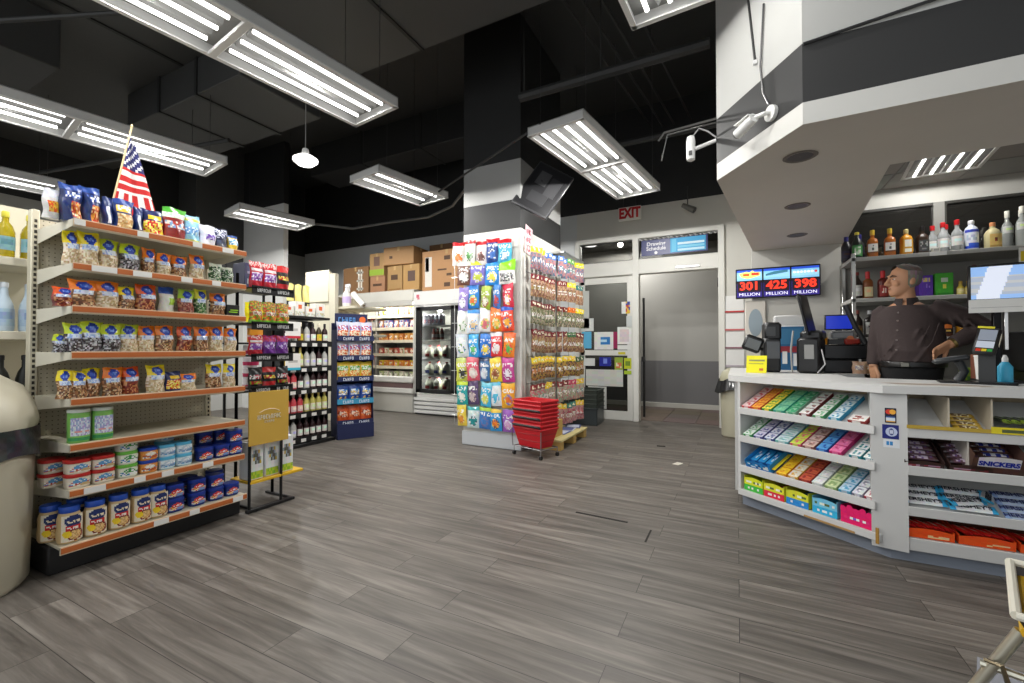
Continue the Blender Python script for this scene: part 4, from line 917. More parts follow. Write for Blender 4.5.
for r, row in enumerate(CB):
    n = len(row); hh = .29 if r < 7 else .26
    x0, x1 = (-3.19,-2.36) if r == 0 else (-3.12,-2.32)
    for i,(wd,a) in enumerate(row):
        wdt = (x1-x0)/n*(1.06 if wd[:6] != 'narrow' else .7)
        x = x0+(x1-x0)*(i+.5)/n
        me = bag(wdt,hh,.05,a,nu=12,nv=18,stand=False).mesh('film_bag',FOIL)
        o = single('candy_bag',me,FOIL,'%s in the %s row on the column front' % (wd,('top','second','third','fourth','fifth','sixth','seventh','lowest')[r]),'candy bag',(x,4.592+.012*rnd.random(),CZR[r]+rnd.uniform(-.015,.015)),rnd.uniform(-.25,.25),'candy bags hung on the column'); o.rotation_euler.y = rnd.uniform(-.09,.09)
        if r == 0 and i < 2: o.location.z += .02
# pink sign at the top right corner of the column
t = thing('pink_sign','pink hand-lettered paper sign on the top right corner of the column','paper sign',(-2.262,4.86,2.52),0)
part('paper', MB().box(0,.003,-.1,.1,-.17,.17,(236,204,210)).rot(0,'X',R(-8)), CARD, t)
for z in (.1,.0): glyphs(t,.13,.06,(190,70,90),(.0045,.0,z),PI/2,4)
m = MB(); m.grid(lambda u,v:(.0042,(.03+.012*v)*math.cos(2*PI*u),-.1+(.03+.012*v)*math.sin(2*PI*u)),18,1,(190,70,90)); part('ring_mark', m, GRAPHIC, t)
# lollipop and small candy bag rack on the right side of the column
t = thing('candy_hook_rack','wire rack on the right side of the column hung with header-card candy bags','rack',(-2.2,5.4,0))
for y in (-.68,-.2,.3,.8): part('rod', MB().tube([(-.03,y,.1),(-.03,y,2.5)],.005,(150,150,148),6), METAL, t)
part('top_tray', MB().box(-.06,.16,.1,.95,2.47,2.5,(206,208,206),.004), METAL, t)
LR = [2.42,2.1,1.76,1.42,1.09,.77,.46]
HC = [[YEL,(60,110,190),(60,110,190),(96,150,70),YEL],[(120,40,40)]*3+[YEL,(40,110,110)],[(110,36,36)]*3+[(226,120,40),YEL],[(110,36,40)]*3+[(60,110,60),(110,40,44)],[(230,200,50)]*4+[(60,90,60)],[(120,44,44),(226,190,50),(120,44,44),(190,60,90),(226,190,50)],[(110,40,40),(90,60,40),(226,180,50),(60,120,110),(226,190,60)]]
FC = [[[(110,150,200),(206,150,170),(190,180,190)]],[[(196,170,140),(150,120,96),(226,210,190)]],[[(150,170,140),(110,130,106),(206,214,200)]],[[(196,180,140),(150,110,96)]],[[(206,190,90),(96,80,60),(190,150,110)]],[[(170,206,190),(206,226,214),(226,150,170)]],[[(226,170,190),(206,196,200),(190,110,130)]]]
for z in LR: part('arm_rail', MB().tube([(-.02,-.7,z+.01),(-.02,.85,z+.01)],.005,(150,150,148),6), METAL, t)
def hookbag(hc, fill):
    return art_of([(0,1,0,1,fill),(.1,.9,.3,.5,[J(fill[0],20),(230,226,220)]),(0,1,.72,1,hc),(.25,.75,.8,.92,[J(hc,30),(232,226,200)])],10)
WC = {YEL:'yellow',(60,110,190):'blue',(96,150,70):'green',(120,40,40):'maroon',(110,36,36):'maroon',(110,36,40):'maroon',(40,110,110):'teal',(226,120,40):'orange',(60,110,60):'green',(110,40,44):'maroon',(230,200,50):'yellow',(60,90,60):'dark green',(120,44,44):'maroon',(226,190,50):'yellow',(190,60,90):'pink',(110,40,40):'maroon',(90,60,40):'brown',(226,180,50):'yellow',(60,120,110):'teal',(226,190,60):'yellow'}
for r,z in enumerate(LR):
    for i in range(12):
        hc = HC[r][min(4,i*5//12)]
        key = ('hook',r,min(4,i*5//12))
        if key not in _bag: _bag[key] = bag(.1,.27,.035,hookbag(hc,[(q[0]*.86,q[1]*.76,q[2]*.7) for q in FC[r][0]]),nu=8,nv=16,stand=False).mesh('hook_bag',FOIL)
        y = 4.78+i*.118
        out = .03 if i < 6 else .09+.02*(i-6)
        single('candy_bag',_bag[key],FOIL,'small bag with %s header, %s from the front, %s row of the hook rack' % (WC[hc],ORD[i],('top','second','third','fourth','fifth','sixth','lowest')[r]),'candy bag',(-2.19+out+.02*rnd.random(),y,z-.27+rnd.uniform(-.012,.012)),PI/2-.5+rnd.uniform(-.2,.2),'header-card bags on the hook rack')
# tilted screen hung at the column top
t = thing('hanging_screen','dark grey flat screen hanging tilted at the column top behind the four-tube light','screen',(-2.05,4.82,3.10))
Mx = Matrix.Scale(1.4,4) @ Matrix.Rotation(R(27),4,'Z') @ Matrix.Rotation(R(-16),4,'X') @ Matrix.Rotation(R(32),4,'Y')
part('housing', MB().box(-.17,.17,0,.03,-.24,.24,(60,60,62),.006).xf(Mx), PLAST, t)
part('screen_face', MB().box(-.155,.155,-.002,0,-.22,.22,(40,40,42)).box(-.1,.0,-.004,0,.02,.16,(84,84,86)).box(.02,.12,-.004,0,-.05,.14,(64,64,66)).box(-.08,.08,-.004,0,-.16,-.05,(56,56,58)).xf(Mx), PLAST, t)  # paler grey patches imitate reflections on the screen, put into its colour
part('bracket', MB().tube([(-.02,.03,.1),(-.14,.03,.25)],.015,(60,60,60)), METAL, t)
# red baskets
BKX, BKY = -2.03, 4.55
t = thing('basket_stand','low chrome wire stand under the stacked red shopping baskets','basket stand',(BKX,BKY,0),R(-18))
m = MB()
for x in (-.2,.2):
    m.tube([(x,-.14,.03),(x,-.14,.1),(x,.14,.1),(x,.14,.03)],.007,(150,150,152),6)
    m.tube([(x*1.05,-.15,.1),(x*1.1,-.16,.3)],.006,(150,150,152),6)
m.tube([(-.2,-.14,.1),(.2,-.14,.1)],.007,(150,150,152),6); m.tube([(-.2,.14,.1),(.2,.14,.1)],.007,(150,150,152),6)
part('wire_frame', m, METAL, t)
for x in (-.2,.2):
    for y in (-.14,.14): part('castor', MB().tube([(x-.012,y,.022),(x+.012,y,.022)],.022,(40,40,40),10), PLAST, t)
def basket_parts(col):
    m = MB(); h = .21
    def ring(w, d, z): return [(-w,-d,z),(w,-d,z),(w,d,z),(-w,d,z)]
    lo = ring(.155,.10,0); hi = ring(.21,.145,h); li = ring(.147,.092,.008); hii = ring(.2,.135,h)
    for k in range(4):
        k2 = (k+1)%4
        m.poly([lo[k],lo[k2],hi[k2],hi[k]],col); m.poly([li[k],li[k2],hii[k2],hii[k]],J(col,4))
    m.poly(lo,col); m.poly(li,col)
    for k in range(4):
        k2=(k+1)%4; m.poly([hi[k],hi[k2],hii[k2],hii[k]],col)
        a=Vector(hi[k]); b=Vector(hi[k2]); m.tube([a,b],.012,col,6)
        for f in (.35,.7):
            a2=Vector(lo[k]).lerp(a,f); b2=Vector(lo[k2]).lerp(b,f); m.tube([a2,b2],.004,tuple(c*.8 for c in col),5)
    return m.mesh('basket_shell',PLAST)
RB = basket_parts((196,30,40)); HB = MB().tube([(-.2,-.15,.19),(-.19,-.165,.2),(.19,-.165,.2),(.2,-.15,.19)],.012,(36,36,38),6).tube([(-.215,-.15,.2),(-.22,0,.2),(-.215,.15,.2)],.012,(36,36,38),6).mesh('basket_handle',PLAST)
for k in range(8):
    make('shopping_basket','red shopping basket, %s of the stack by the column' % ('bottom','second from the bottom','third from the bottom','fourth from the bottom','fourth from the top','third from the top','second from the top','top')[k],'shopping basket',[('shell',RB)]+([('handle',HB)] if k in (1,3,5) else []),(BKX,BKY,.106+k*.043),R(-18),'stacked red shopping baskets')
# pallet shelf with candy box
t = thing('pallet','small wooden pallet lying on the floor right of the red baskets','pallet',(-2.0,5.3,0))
for y in (-.45,.0,.42): part('block', MB().box(-.22,.16,y,y+.1,0,.1,(206,170,100),.004), CARD, t)
for k in range(4): part('board', MB().box(-.22+k*.1,-.13+k*.1,-.46,.54,.1,.125,J((214,190,140),8),.003), CARD, t)
carton('candy_carton','open tan carton of crimson packs on the pallet behind the red baskets','carton',-2.18,-1.95,4.9,5.2,.127,.32,'-y',art_of([(0,1,0,1,(196,160,80)),(.2,.8,.3,.7,[(160,50,60),(206,170,90)])]),(190,156,86))
for k in range(3): single('candy_bag',bagmesh(('crim',),.12,.16,.06,pk_((120,30,60),[(150,40,80),(90,30,50)],(120,30,60))),FOIL,'crimson pack, %s of three standing in the tan carton' % ORD[k],'candy bag',(-2.08+.0*k,4.98+.07*k,.325),PI/2,'crimson packs in the tan carton')
for k in range(3): single('magazine',MB().box(-.1,.1,-.13,.13,0,.006,((90,110,170),(206,206,210),(70,80,130))[k],.001).box(-.08,.08,-.1,.1,.006,.007,((206,210,226),(90,100,150),(190,196,214))[k]),CARD,('bluish folded paper on the near end of the pallet','whitish paper on the middle of the pallet','dark blue paper at the far end of the pallet')[k],'paper',(-2.02,5.32+.24*k-.0,.126),R(8*k))
# dark plastic crates by the door
CR = (66,72,66)
def crate(label, z, h, col):
    t = thing('plastic_crate', label, 'crate', (-2.25,6.9,z), R(4), 'dark plastic crates by the entrance')
    m = MB(); m.box(-.34,.3,-.25,-.235,0,h,col); m.box(-.34,.3,.235,.25,0,h,col); m.box(-.34,-.325,-.25,.25,0,h,col); m.box(.285,.3,-.25,.25,0,h,col); m.box(-.34,.3,-.25,.25,0,.012,col)
    part('shell', m, PLAST, t)
    part('rim', MB().box(-.352,.312,-.262,-.235,h-.022,h,col,.004).box(.285,.312,-.262,.262,h-.022,h,col,.004).box(-.352,-.325,-.262,.262,h-.022,h,col,.004).box(-.352,.312,.235,.262,h-.022,h,col,.004), PLAST, t)
crate('slate grey crate at the bottom of the stack by the entrance',0,.27,(64,70,72))
for k in range(4): crate('dark green-grey crate, %s above the slate one by the entrance' % ORD[k],.272+k*.07,.068,CR)
# ------------------------------------------------------------------ entrance: signs and papers
t = thing('exit_sign','white exit sign with red letters hanging above the entrance','exit sign',(-1.545,7.22,3.4))
part('sign_box', MB().box(-.18,.18,0,.04,-.11,.11,(232,228,220),.006), PLAST, t)
text(t,'EXIT',.225,(196,30,34),(0,-.002,0),bold=.011,sx=.74)
for x in (-.1,.1): part('hanger', MB().tube([(x,.02,.11),(x,.02,.9)],.006,(70,70,70),6), METAL, t)
t = thing('schedule_sign','blue lottery drawing schedule sign with white letters behind the transom above the doorway','sign',(-.89,7.385,2.84))
part('board', MB().box(-.5,.5,0,.01,-.13,.13,(34,44,104),.003), PLAST, t)
text(t,'Drawing',.085,(236,236,240),(-.27,-.001,.055),bold=.0015); text(t,'Schedule',.085,(236,236,240),(-.27,-.001,-.02),bold=.0015)
part('emblem', MB().lathe([(.001,0),(.025,0)],14,(236,236,240),cap=False).rot(0,'X',PI/2).xf(Matrix.Translation((-.27,-.0015,-.09))), GRAPHIC, t)
m = MB(); m.box(-.05,.47,-.001,0,-.11,.115,(50,160,214)); m.box(-.03,.04,-.0015,0,-.1,.1,(96,190,226))
for k in range(3): m.box(.06,.45,-.002,0,-.095+k*.05,-.06+k*.05,((190,226,240),(120,200,230),(206,232,242))[k])
part('timetable', m, GRAPHIC, t)
tm = MB()
for i in range(46):
    x = -1.42+1.15*((i*37)%46)/46; tm.tube([(x,7.375,2.985-.01*(i%3)),(x+.04,7.37,2.97+.01*(i%2))],.01,((206,206,206),(90,90,90),(150,150,150))[i%3],5)
    x2 = -1.42+.35*((i*29)%46)/46; tm.tube([(x2,7.375,2.685),(x2+.03,7.37,2.70)],.008,((206,206,206),(90,90,90))[i%2],5)
single('tinsel_garland',tm,FOIL,'thin silver tinsel garland around the drawing schedule sign','garland')
def paper(label, x0,x1,z0,z1, art, y=7.39, nx=6, nz=7):
    t = thing('paper_notice', label, 'notice', ((x0+x1)/2,y,(z0+z1)/2))
    a=(x1-x0)/2; b=(z1-z0)/2
    part('sheet', MB().box(-a,a,-.001,.001,-b,b,(226,226,222)), CARD, t)
    part('print', MB().grid(lambda u,v:(-a+2*a*u,-.0018,-b+2*b*v),nx,nz,art), GRAPHIC, t)
W_ = (228,228,224)
paper('plain sky blue sheet on the entrance glass',-2.41,-2.24,1.2,1.49,lambda u,v:(96,180,220))
paper('white notice with a blue square at its centre on the entrance glass',-2.19,-1.86,1.18,1.48,art_of([(0,1,0,1,W_),(.28,.75,.25,.75,(40,120,190)),(.4,.6,.45,.6,(190,220,240))]))
paper('narrow crimson sheet between two white notices on the door glass',-1.86,-1.79,1.2,1.48,lambda u,v:(150,30,80))
paper('white notice with pinkish print near the door stile',-1.79,-1.56,1.27,1.56,art_of([(0,1,0,1,W_),(.1,.9,.12,.85,(216,200,204))]))
paper('blank white slip under the pinkish notice',-1.79,-1.57,1.18,1.255,lambda u,v:W_)
paper('small white sheet under the door mid rail at the left',-2.42,-2.18,.90,1.03,lambda u,v:(214,216,212))
paper('navy sticker with a white mark below the mid rail',-2.1,-1.9,.90,1.05,art_of([(0,1,0,1,(30,40,150)),(.35,.65,.3,.8,(120,140,220)),(.45,.55,.2,.9,(226,226,240))]))
paper('green and orange sticker below the mid rail',-1.84,-1.7,.84,1.05,art_of([(0,1,0,1,(150,170,60)),(.2,.8,.2,.6,[(214,120,70),(236,226,200)])]))
paper('yellow-green sticker next to the door stile',-1.68,-1.56,.86,1.04,art_of([(0,1,0,1,(190,200,40)),(.2,.8,.3,.7,(110,140,40))]))
paper('lime strip sticker under the yellow-green one',-1.68,-1.56,.77,.83,lambda u,v:(170,196,50))
paper('wide pale poster folded in two across the door glass',-2.34,-1.7,.56,.84,art_of([(0,1,0,1,(206,208,200)),(.49,.51,0,1,(180,182,176))]))
paper('tall white sheet at the foot of the door beside the crates',-2.3,-1.98,.17,.55,lambda u,v:(206,206,200))
paper('white sheet at the upper left of the door glass',-2.42,-2.28,1.55,2.2,lambda u,v:(196,198,192))
paper('curled white sheet behind the hook rack end',-2.42,-2.2,1.5,1.72,lambda u,v:(214,216,212))
paper('small multicoloured card on the upper door glass',-1.72,-1.58,1.78,1.98,art_of([(0,.5,0,1,W_),(.5,1,0,1,[(40,60,150),(190,60,60),(226,190,60)])]))
paper('small white card below the multicoloured one',-1.64,-1.55,1.55,1.74,lambda u,v:(206,210,208))
paper('yellow strip on the mid rail of the entrance door',-1.78,-1.66,1.10,1.14,lambda u,v:(206,196,50),y=7.395)
rack = thing('brochure_rack','white wall rack of forms with red edges between the doorway and the counter','brochure rack',(-.03,7.37,1.4))
part('backing', MB().box(-.14,.14,.01,.03,-.5,.5,(220,220,218),.004), PLAST, rack)
for k in range(4):
    z = -.46+k*.27
    p_ = part('form', MB().box(-.12,.12,-.012,0,z,z+.24,(232,232,230)).box(-.13,.13,-.02,.01,z-.012,z+.012,((190,180,190),(150,110,120),(206,110,110),(190,60,60))[k]), CARD, rack)
t = thing('litter_bin','small beige litter bin with a black liner between the doorway and the counter','litter bin',(-.05,6.72,0))
part('drum', MB().lathe([(.13,0),(.15,.02),(.165,.7),(.16,.72)],24,(186,182,160)), PLAST, t)
part('dome_lid', MB().lathe([(.17,.76),(.17,.8),(.14,.88),(.07,.93),(.005,.94)],24,(190,186,160)), PLAST, t)
bb = MB().grid(lambda u,v:((.172+.05*(1-v)+.012*math.sin(u*40))*math.cos(2*PI*u),(.172+.05*(1-v)+.012*math.sin(u*40))*math.sin(2*PI*u),.62+.16*v+.03*math.sin(u*19)),40,3,lambda u,v:(30,30,32)); part('bin_liner', bb, FOIL, t)
# jackpot display
t = thing('jackpot_display','wide lit jackpot display with red numbers on the wall left of the liquor shelves','display',(.378,5.43,1.907),R(0))
part('housing', MB().box(-.388,.388,0,.05,-.162,.162,(20,20,24),.006), PLAST, t)
for k,num in enumerate(('301','425','398')):
    x = -.255+k*.255
    m = MB(); m.box(x-.12,x+.12,-.002,0,-.15,.0,(44,30,120)); m.box(x-.115,x+.115,-.0025,0,-.095,.03,(26,8,20))
    m.grid(lambda u,v:(x-.12+.24*u,-.002,.03+.115*v),4,5,lambda u,v:(int(60+90*v*0+100*(1-abs(v-.4))),int(150+60*(1-abs(v-.4))),226) if v < .8 else (40,80,200))
    s = part('panel', m, SCREEN, t)
    text(s,num,.12,(255,60,36),(x,-.004,-.033),m=SCREEN,bold=.004,sx=1.08,name='number')
    text(s,'MILLION',.046,(240,240,250),(x,-.004,-.122),m=SCREEN,sx=1.15)
    if k == 0:
        b = MB(); b.poly([(x-.1,-.004,.11),(x-.03,-.004,.128),(x+.0,-.004,.12),(x+.03,-.004,.138),(x+.05,-.004,.12),(x+.105,-.004,.115),(x+.1,-.004,.08),(x+.02,-.004,.055),(x-.02,-.004,.05),(x-.08,-.004,.07)],(250,226,120)); b.box(x-.06,x+.0,-.0055,-.004,.08,.105,(230,90,30)); b.box(x+.02,x+.09,-.0055,-.004,.085,.112,(230,60,40)); part('emblem', b, SCREEN, s)
    if k == 1:
        b = MB(); b.poly([(x-.1,-.004,.07),(x+.1,-.004,.1),(x+.1,-.004,.125),(x-.02,-.004,.115),(x-.1,-.004,.09)],(60,120,140)); part('emblem', b, SCREEN, s)
    if k == 2:
        b = MB()
        for i in range(7): b.lathe([(.001,0),(.0125,0)],10,(240,240,246) if i < 6 else (230,60,60),cap=False).rot(b.mark()-20,'X',PI/2).xf(Matrix.Translation((x-.095+i*.031,-.004,.09)),b.mark()-20)
        part('emblem', b, SCREEN, s)
part('mount', MB().box(-.03,.03,.05,.07,-.05,.05,(40,40,40)), METAL, t)
# security cameras
def bullet(label, loc, rz, arm):
    t = thing('security_camera', label, 'security camera', loc, rz)
    part('wall_plate', MB().tube([(0,.0,0),(0,-.02,0)],.04,(226,226,222),18), PLAST, t)
    part('arm', MB().tube([(0,-.02,0),(.0,-.05,-.005),(*arm,)],.012,(220,220,216),8), PLAST, t)
    return t
ch = math.atan2(-.587,.394)
t = bullet('white bullet security camera on the black band of the soffit corner',(.175,2.655,2.43),ch,(-.04,-.08,-.01))
part('camera_body', MB().tube([(-.03,-.085,-.012),(-.15,-.10,-.045)],.026,(226,226,224),16).box(-.15,-.03,-.12,-.07,.0,.006,(226,226,224)), PLAST, t)
part('lens', MB().tube([(-.15,-.10,-.045),(-.158,-.101,-.047)],.021,(20,20,22),16), PLAST, t)
part('cable', MB().tube([(0,.0,.01),(-.06,-.01,.14),(-.08,-.01,.3),(-.05,-.01,.62)],.005,(50,50,52),6), PLAST, t)
t = thing('security_camera','white camera on an arm sticking out left of the soffit edge over the entrance','security camera',(-.11,3.08,2.50))
part('arm', MB().tube([(0,0,.03),(-.13,0,.0)],.013,(214,214,212),8), PLAST, t)
part('camera_body', MB().lathe([(.01,-.08),(.026,-.07),(.028,.05),(.022,.08),(.005,.09)],14,(222,222,220),at=(-.15,-.01,0)), PLAST, t)
part('lens', MB().box(-.16,-.14,-.042,-.036,-.05,-.02,(40,40,42),.002), PLAST, t)
part('cable', MB().tube([(-.14,0,.085),(-.1,0,.13),(-.05,0,.1),(0,0,.05)],.005,(150,150,150),6), PLAST, t)
t = thing('conduit','grey conduit running from the soffit edge to the dark wall above the arm camera','conduit',(-.11,3.1,2.68))
part('tube', MB().tube([(0,0,.0),(-.32,.0,-.02),(-.36,.02,-.06)],.007,(150,150,148),6).tube([(0,0,-.025),(-.3,.0,-.04),(-.34,.02,-.2)],.005,(120,120,118),6), METAL, t)
t = thing('security_camera','small grey spotlight-shaped camera hanging between exit sign and soffit','security camera',(-.66,7.2,3.34))
part('stem', MB().tube([(0,0,.35),(.0,0,.05)],.008,(90,90,88),6), METAL, t)
part('camera_body', MB().tube([(-.07,-.02,.06),(.1,-.05,-.05)],[.035,.05],(120,118,112),14), PLAST, t)
part('lens', MB().tube([(.1,-.05,-.05),(.106,-.051,-.054)],.04,(40,40,40),14), PLAST, t)
for k,(pts,lb) in enumerate((([(.02,2.90,4.25),(.06,2.82,3.3),(.1,2.76,2.78)],'thin dark wire hanging down the soffit corner to the bullet camera'),([(.29,2.478,2.65),(1.2,2.455,2.72),(3.2,2.43,2.75)],'black cable along the top of the dark soffit band'))):
    m = MB().tube(pts,.007,(40,40,40),6); 
    for p in pts[1:]: m.box(p[0]-.012,p[0]+.012,p[1]-.014,p[1]+.005,p[2]-.012,p[2]+.012,(200,200,200),.003)
    single('cable',m,PLAST,lb,'cable')

# ------------------------------------------------------------------ cash counter
CO = Vector((.9,3.6,0))
MA = Matrix.Translation((0,3.80,0)) @ Matrix.Rotation(R(-38.95),4,'Z')
TO = Matrix.Translation(-CO)
ct = thing('cash_counter','white shop counter with candy shelves facing the aisle and an angled corner','counter',CO)
CWH = (206,206,204); INN = (186,170,142)
TOPP = [(-.065,3.90),(-.05,3.85),(-.02,3.81),(.735,3.19),(3.3,3.19),(3.3,3.86),(1.15,3.86),(.72,3.98),(.72,4.42),(.92,4.5),(.92,5.4),(-.065,5.4)]
part('worktop', MB().prism(TOPP,.945,.99,(210,210,208)).xf(TO), PAINT, ct)
part('worktop_wear', MB().grid(lambda u,v:(.86+.42*u-.1*v,3.28+.2*v,.9906),10,4,lambda u,v:(150,132,116) if .2<v<.8 else (206,200,192)).xf(TO), PAINT, ct)
m = MB(); m.prism([(0.03,3.86),(.775,3.25),(3.3,3.25),(3.3,3.82),(1.1,3.82),(.68,3.95),(.68,4.4),(.88,4.5),(.88,5.38),(.03,5.38)],0,.1,(132,140,152)); part('kick_plate', m.xf(TO), PAINT, ct)
m = MB(); m.box(-.02,.0,3.86,5.38,.1,.945,CWH); m.box(.9,3.3,3.8,3.82,.1,.945,CWH); m.box(.66,.68,4.0,4.42,.1,.945,CWH); part('back_panel', m.xf(TO), PAINT, ct)
m = MB(); m.box(0,.022,0,.38,.1,.945,CWH); part('side_panel', m.xf(TO@MA), PAINT, ct)
m = MB(); m.box(.02,.9,.37,.385,.1,.945,INN); part('inner_back', m.xf(TO@MA), PAINT, ct)
m = MB(); m.box(.845,3.3,3.58,3.6,.1,.945,INN); part('inner_back', m.xf(TO), PAINT, ct)
m = MB(); m.prism([(.688,3.240),(.845,3.205),(.845,3.6),(.75,3.6)],.06,.945,CWH); part('corner_pier', m.xf(TO), PAINT, ct)
TL = math.atan2(.165,.34)
ZS = [.735,.525,.30]
for z in ZS:
    m = MB(); i0 = m.mark(); m.box(.022,.9,.0,.375,-.012,0,CWH); m.rot(i0,'X',TL); m.box(.022,.91,-.012,.0,-.032,.018,CWH,.003)
    m.xf(Matrix.Translation((0,0,z))); part('shelf', m.xf(TO@MA), PAINT, ct)
    m = MB(); i0 = m.mark(); m.box(.845,3.3,.0,.36,-.012,0,CWH); m.rot(i0,'X',TL); m.box(.845,3.3,-.012,.0,-.032,.02,CWH,.003)
    m.xf(Matrix.Translation((0,3.215,z))); part('shelf', m.xf(TO), PAINT, ct)
m = MB().box(0,.93,-.005,.38,.09,.135,CWH,.003); part('bottom_deck', m.xf(TO@MA), PAINT, ct)
m = MB().box(.845,3.3,3.21,3.6,.075,.145,CWH,.003); part('bottom_deck', m.xf(TO), PAINT, ct)
m = MB().box(.5,.8,-.008,-.004,.092,.104,(176,140,90)).box(.91,.925,-.012,-.005,.08,.17,(170,130,60)); part('worn_edge', m.xf(TO@MA), PAINT, ct)
for x in (1.02,1.19,1.5,1.9): part('divider', MB().box(x,x+.008,3.225,3.57,.74,.93,(196,186,166)).xf(TO), PAINT, ct)
for x in (1.095,1.42): part('divider', MB().box(x,x+.008,3.225,3.57,.53,.70,(206,200,190)).xf(TO), PAINT, ct)
# stickers on the pier
def sticker(nm, label, x0, x1, z0, z1, col):
    t = thing(nm, label, 'sticker', ((x0+x1)/2-.015, 3.2045+.223*(.86-(x0+x1)/2), (z0+z1)/2), -math.atan2(.035,.157)); a=(x1-x0)/2; b=(z1-z0)/2
    part('film', MB().box(-a,a,-.0008,.0008,-b,b,col), GRAPHIC, t); return t
def disc(m, x, y, z, r, col, sx=1):
    i0 = m.mark(); m.poly([(x+r*sx*math.cos(2*PI*k/20),y,z+r*math.sin(2*PI*k/20)) for k in range(20)],col)
t = sticker('card_sticker','card payment sticker with red and yellow circles on the counter corner',.765,.815,.775,.86,(26,26,50))
m = MB(); disc(m,-.008,-.0012,.021,.014,(222,60,40)); disc(m,.009,-.0014,.021,.014,(244,176,60)); m.box(-.02,.02,-.0014,-.0008,-.034,-.006,(220,230,240)); m.box(-.02,.02,-.0016,-.0008,-.012,-.005,(50,90,160)); m.box(-.02,.02,-.0016,-.0008,-.036,-.03,(226,170,60)); part('emblem', m, GRAPHIC, t)
t = sticker('card_sticker','dark blue sticker with a pale round mark, middle of three on the counter corner',.753,.825,.685,.765,(24,36,120))
m = MB(); disc(m,.004,-.0012,0,.026,(196,206,230)); disc(m,.004,-.0014,0,.02,(70,80,140),.55); m.box(-.004,.012,-.0016,-.0008,-.01,.01,(206,210,230)); part('emblem', m, GRAPHIC, t)
t = sticker('card_sticker','white sticker with two small blue squares, lowest on the counter corner',.757,.828,.635,.682,(226,230,234))
m = MB(); m.box(-.022,-.01,-.0012,-.0008,-.01,.012,(50,140,206)); m.box(-.007,.006,-.0012,-.0008,-.01,.012,(50,140,206)); part('emblem', m, GRAPHIC, t)

# gum and mints on the angled shelves: (x0,x1,face colour,edge colour,packs,words)
def slope_item(mesh, x, d, z, face, label, nm='gum_pack', cat='gum pack', group=None, tilt=TL, extra=0):
    """x along the shelf front, d up the slope; face 'A' angled corner, 'B' long front"""
    p = Vector((x, d*math.cos(tilt), z+d*math.sin(tilt)+.0015+extra))
    p = (MA if face == 'A' else Matrix.Translation((0,3.215,0))) @ p
    o = single(nm, mesh, CARD, label, cat, p, 0, group)
    o.rotation_euler = (tilt, 0, R(-38.95) if face == 'A' else 0); return o
def packmesh(key, w, l, h, top, edge, accent):
    if key not in _bag:
        m = MB(); m.box(-w/2,w/2,0,l,0,h,edge,.002)
        m.grid(lambda u,v:(-w/2*.94+w*.94*u,l*.03+l*.94*v,h+.0006),5,5,art_of([(0,1,0,1,top),(.2,.8,.2,.8,accent),(0,1,.85,1,top)]))
        m.grid(lambda u,v:(-w/2*.94+w*.94*u,-.0006,h*.06+h*.88*v),4,2,art_of([(0,1,0,1,edge),(.2,.8,.2,.9,top)]))
        _bag[key] = m.mesh('gum_pack',CARD)
    return _bag[key]
GA = [
 [(.07,.075,(236,206,206),(214,90,90),'pink and white'),(.15,.075,(240,170,60),(226,90,50),'orange'),(.235,.075,(236,214,70),(60,150,70),'yellow and green'),(.325,.085,(120,190,150),(60,160,140),'sea green'),(.41,.07,(60,160,110),(150,200,170),'emerald'),(.50,.07,(232,230,226),(130,50,56),'maroon-edged white'),(.59,.07,(226,232,226),(90,170,110),'green-edged white'),(.685,.07,(214,230,236),(50,150,190),'blue-edged white'),(.81,.1,(236,232,228),(150,50,50),'dark red-edged white')],
 [(.08,.075,(226,236,226),(70,160,90),'white and green'),(.165,.075,(206,206,224),(90,90,150),'lavender grey'),(.25,.075,(214,218,230),(80,90,150),'pale lavender'),(.345,.1,(206,222,226),(110,180,180),'pale blue'),(.44,.075,(200,220,80),(226,100,130),'lime and pink'),(.525,.08,(216,190,180),(150,100,90),'tan'),(.61,.07,(90,160,220),(40,90,180),'sky blue'),(.69,.075,(232,120,170),(200,40,110),'pink'),(.80,.07,(234,236,236),(40,140,150),'teal-edged white'),(.87,.055,(236,238,238),(30,130,140),'dark teal-edged white')],
 [(.34,.075,(246,200,40),(226,150,30),'yellow'),(.42,.07,(230,224,206),(226,170,60),'white and yellow'),(.50,.08,(200,90,60),(150,40,40),'red and orange'),(.58,.07,(232,234,232),(206,210,210),'plain white'),(.66,.075,(206,220,170),(150,180,120),'pale green'),(.74,.07,(190,214,230),(90,170,210),'pale blue'),(.81,.06,(228,230,234),(150,150,170),'white and grey'),(.87,.05,(236,232,232),(170,60,80),'wine red-edged white')],
]
SW = ['top','second','third']
for r,cols in enumerate(GA):
    for ci,(x,w,top,edge,wd) in enumerate(cols):
        acc = [tuple(min(255,c+16) for c in top), edge, tuple((a+b)/2 for a,b in zip(top,edge)), top]
        n = 4; L_ = .3/n
        me = packmesh(('gum',r,ci),w*.96,L_*.93,.028,top,edge,acc)
        lo = 1 if (r == 0 and ci == 8) else n
        for k in range(lo):
            slope_item(me,x,.012+k*L_,ZS[r],'A','%s gum pack, %s of its column, %s angled counter shelf' % (wd,('nearest the front','second from the front','third from the front','farthest back')[k],SW[r]),group='gum packs on the angled shelves')
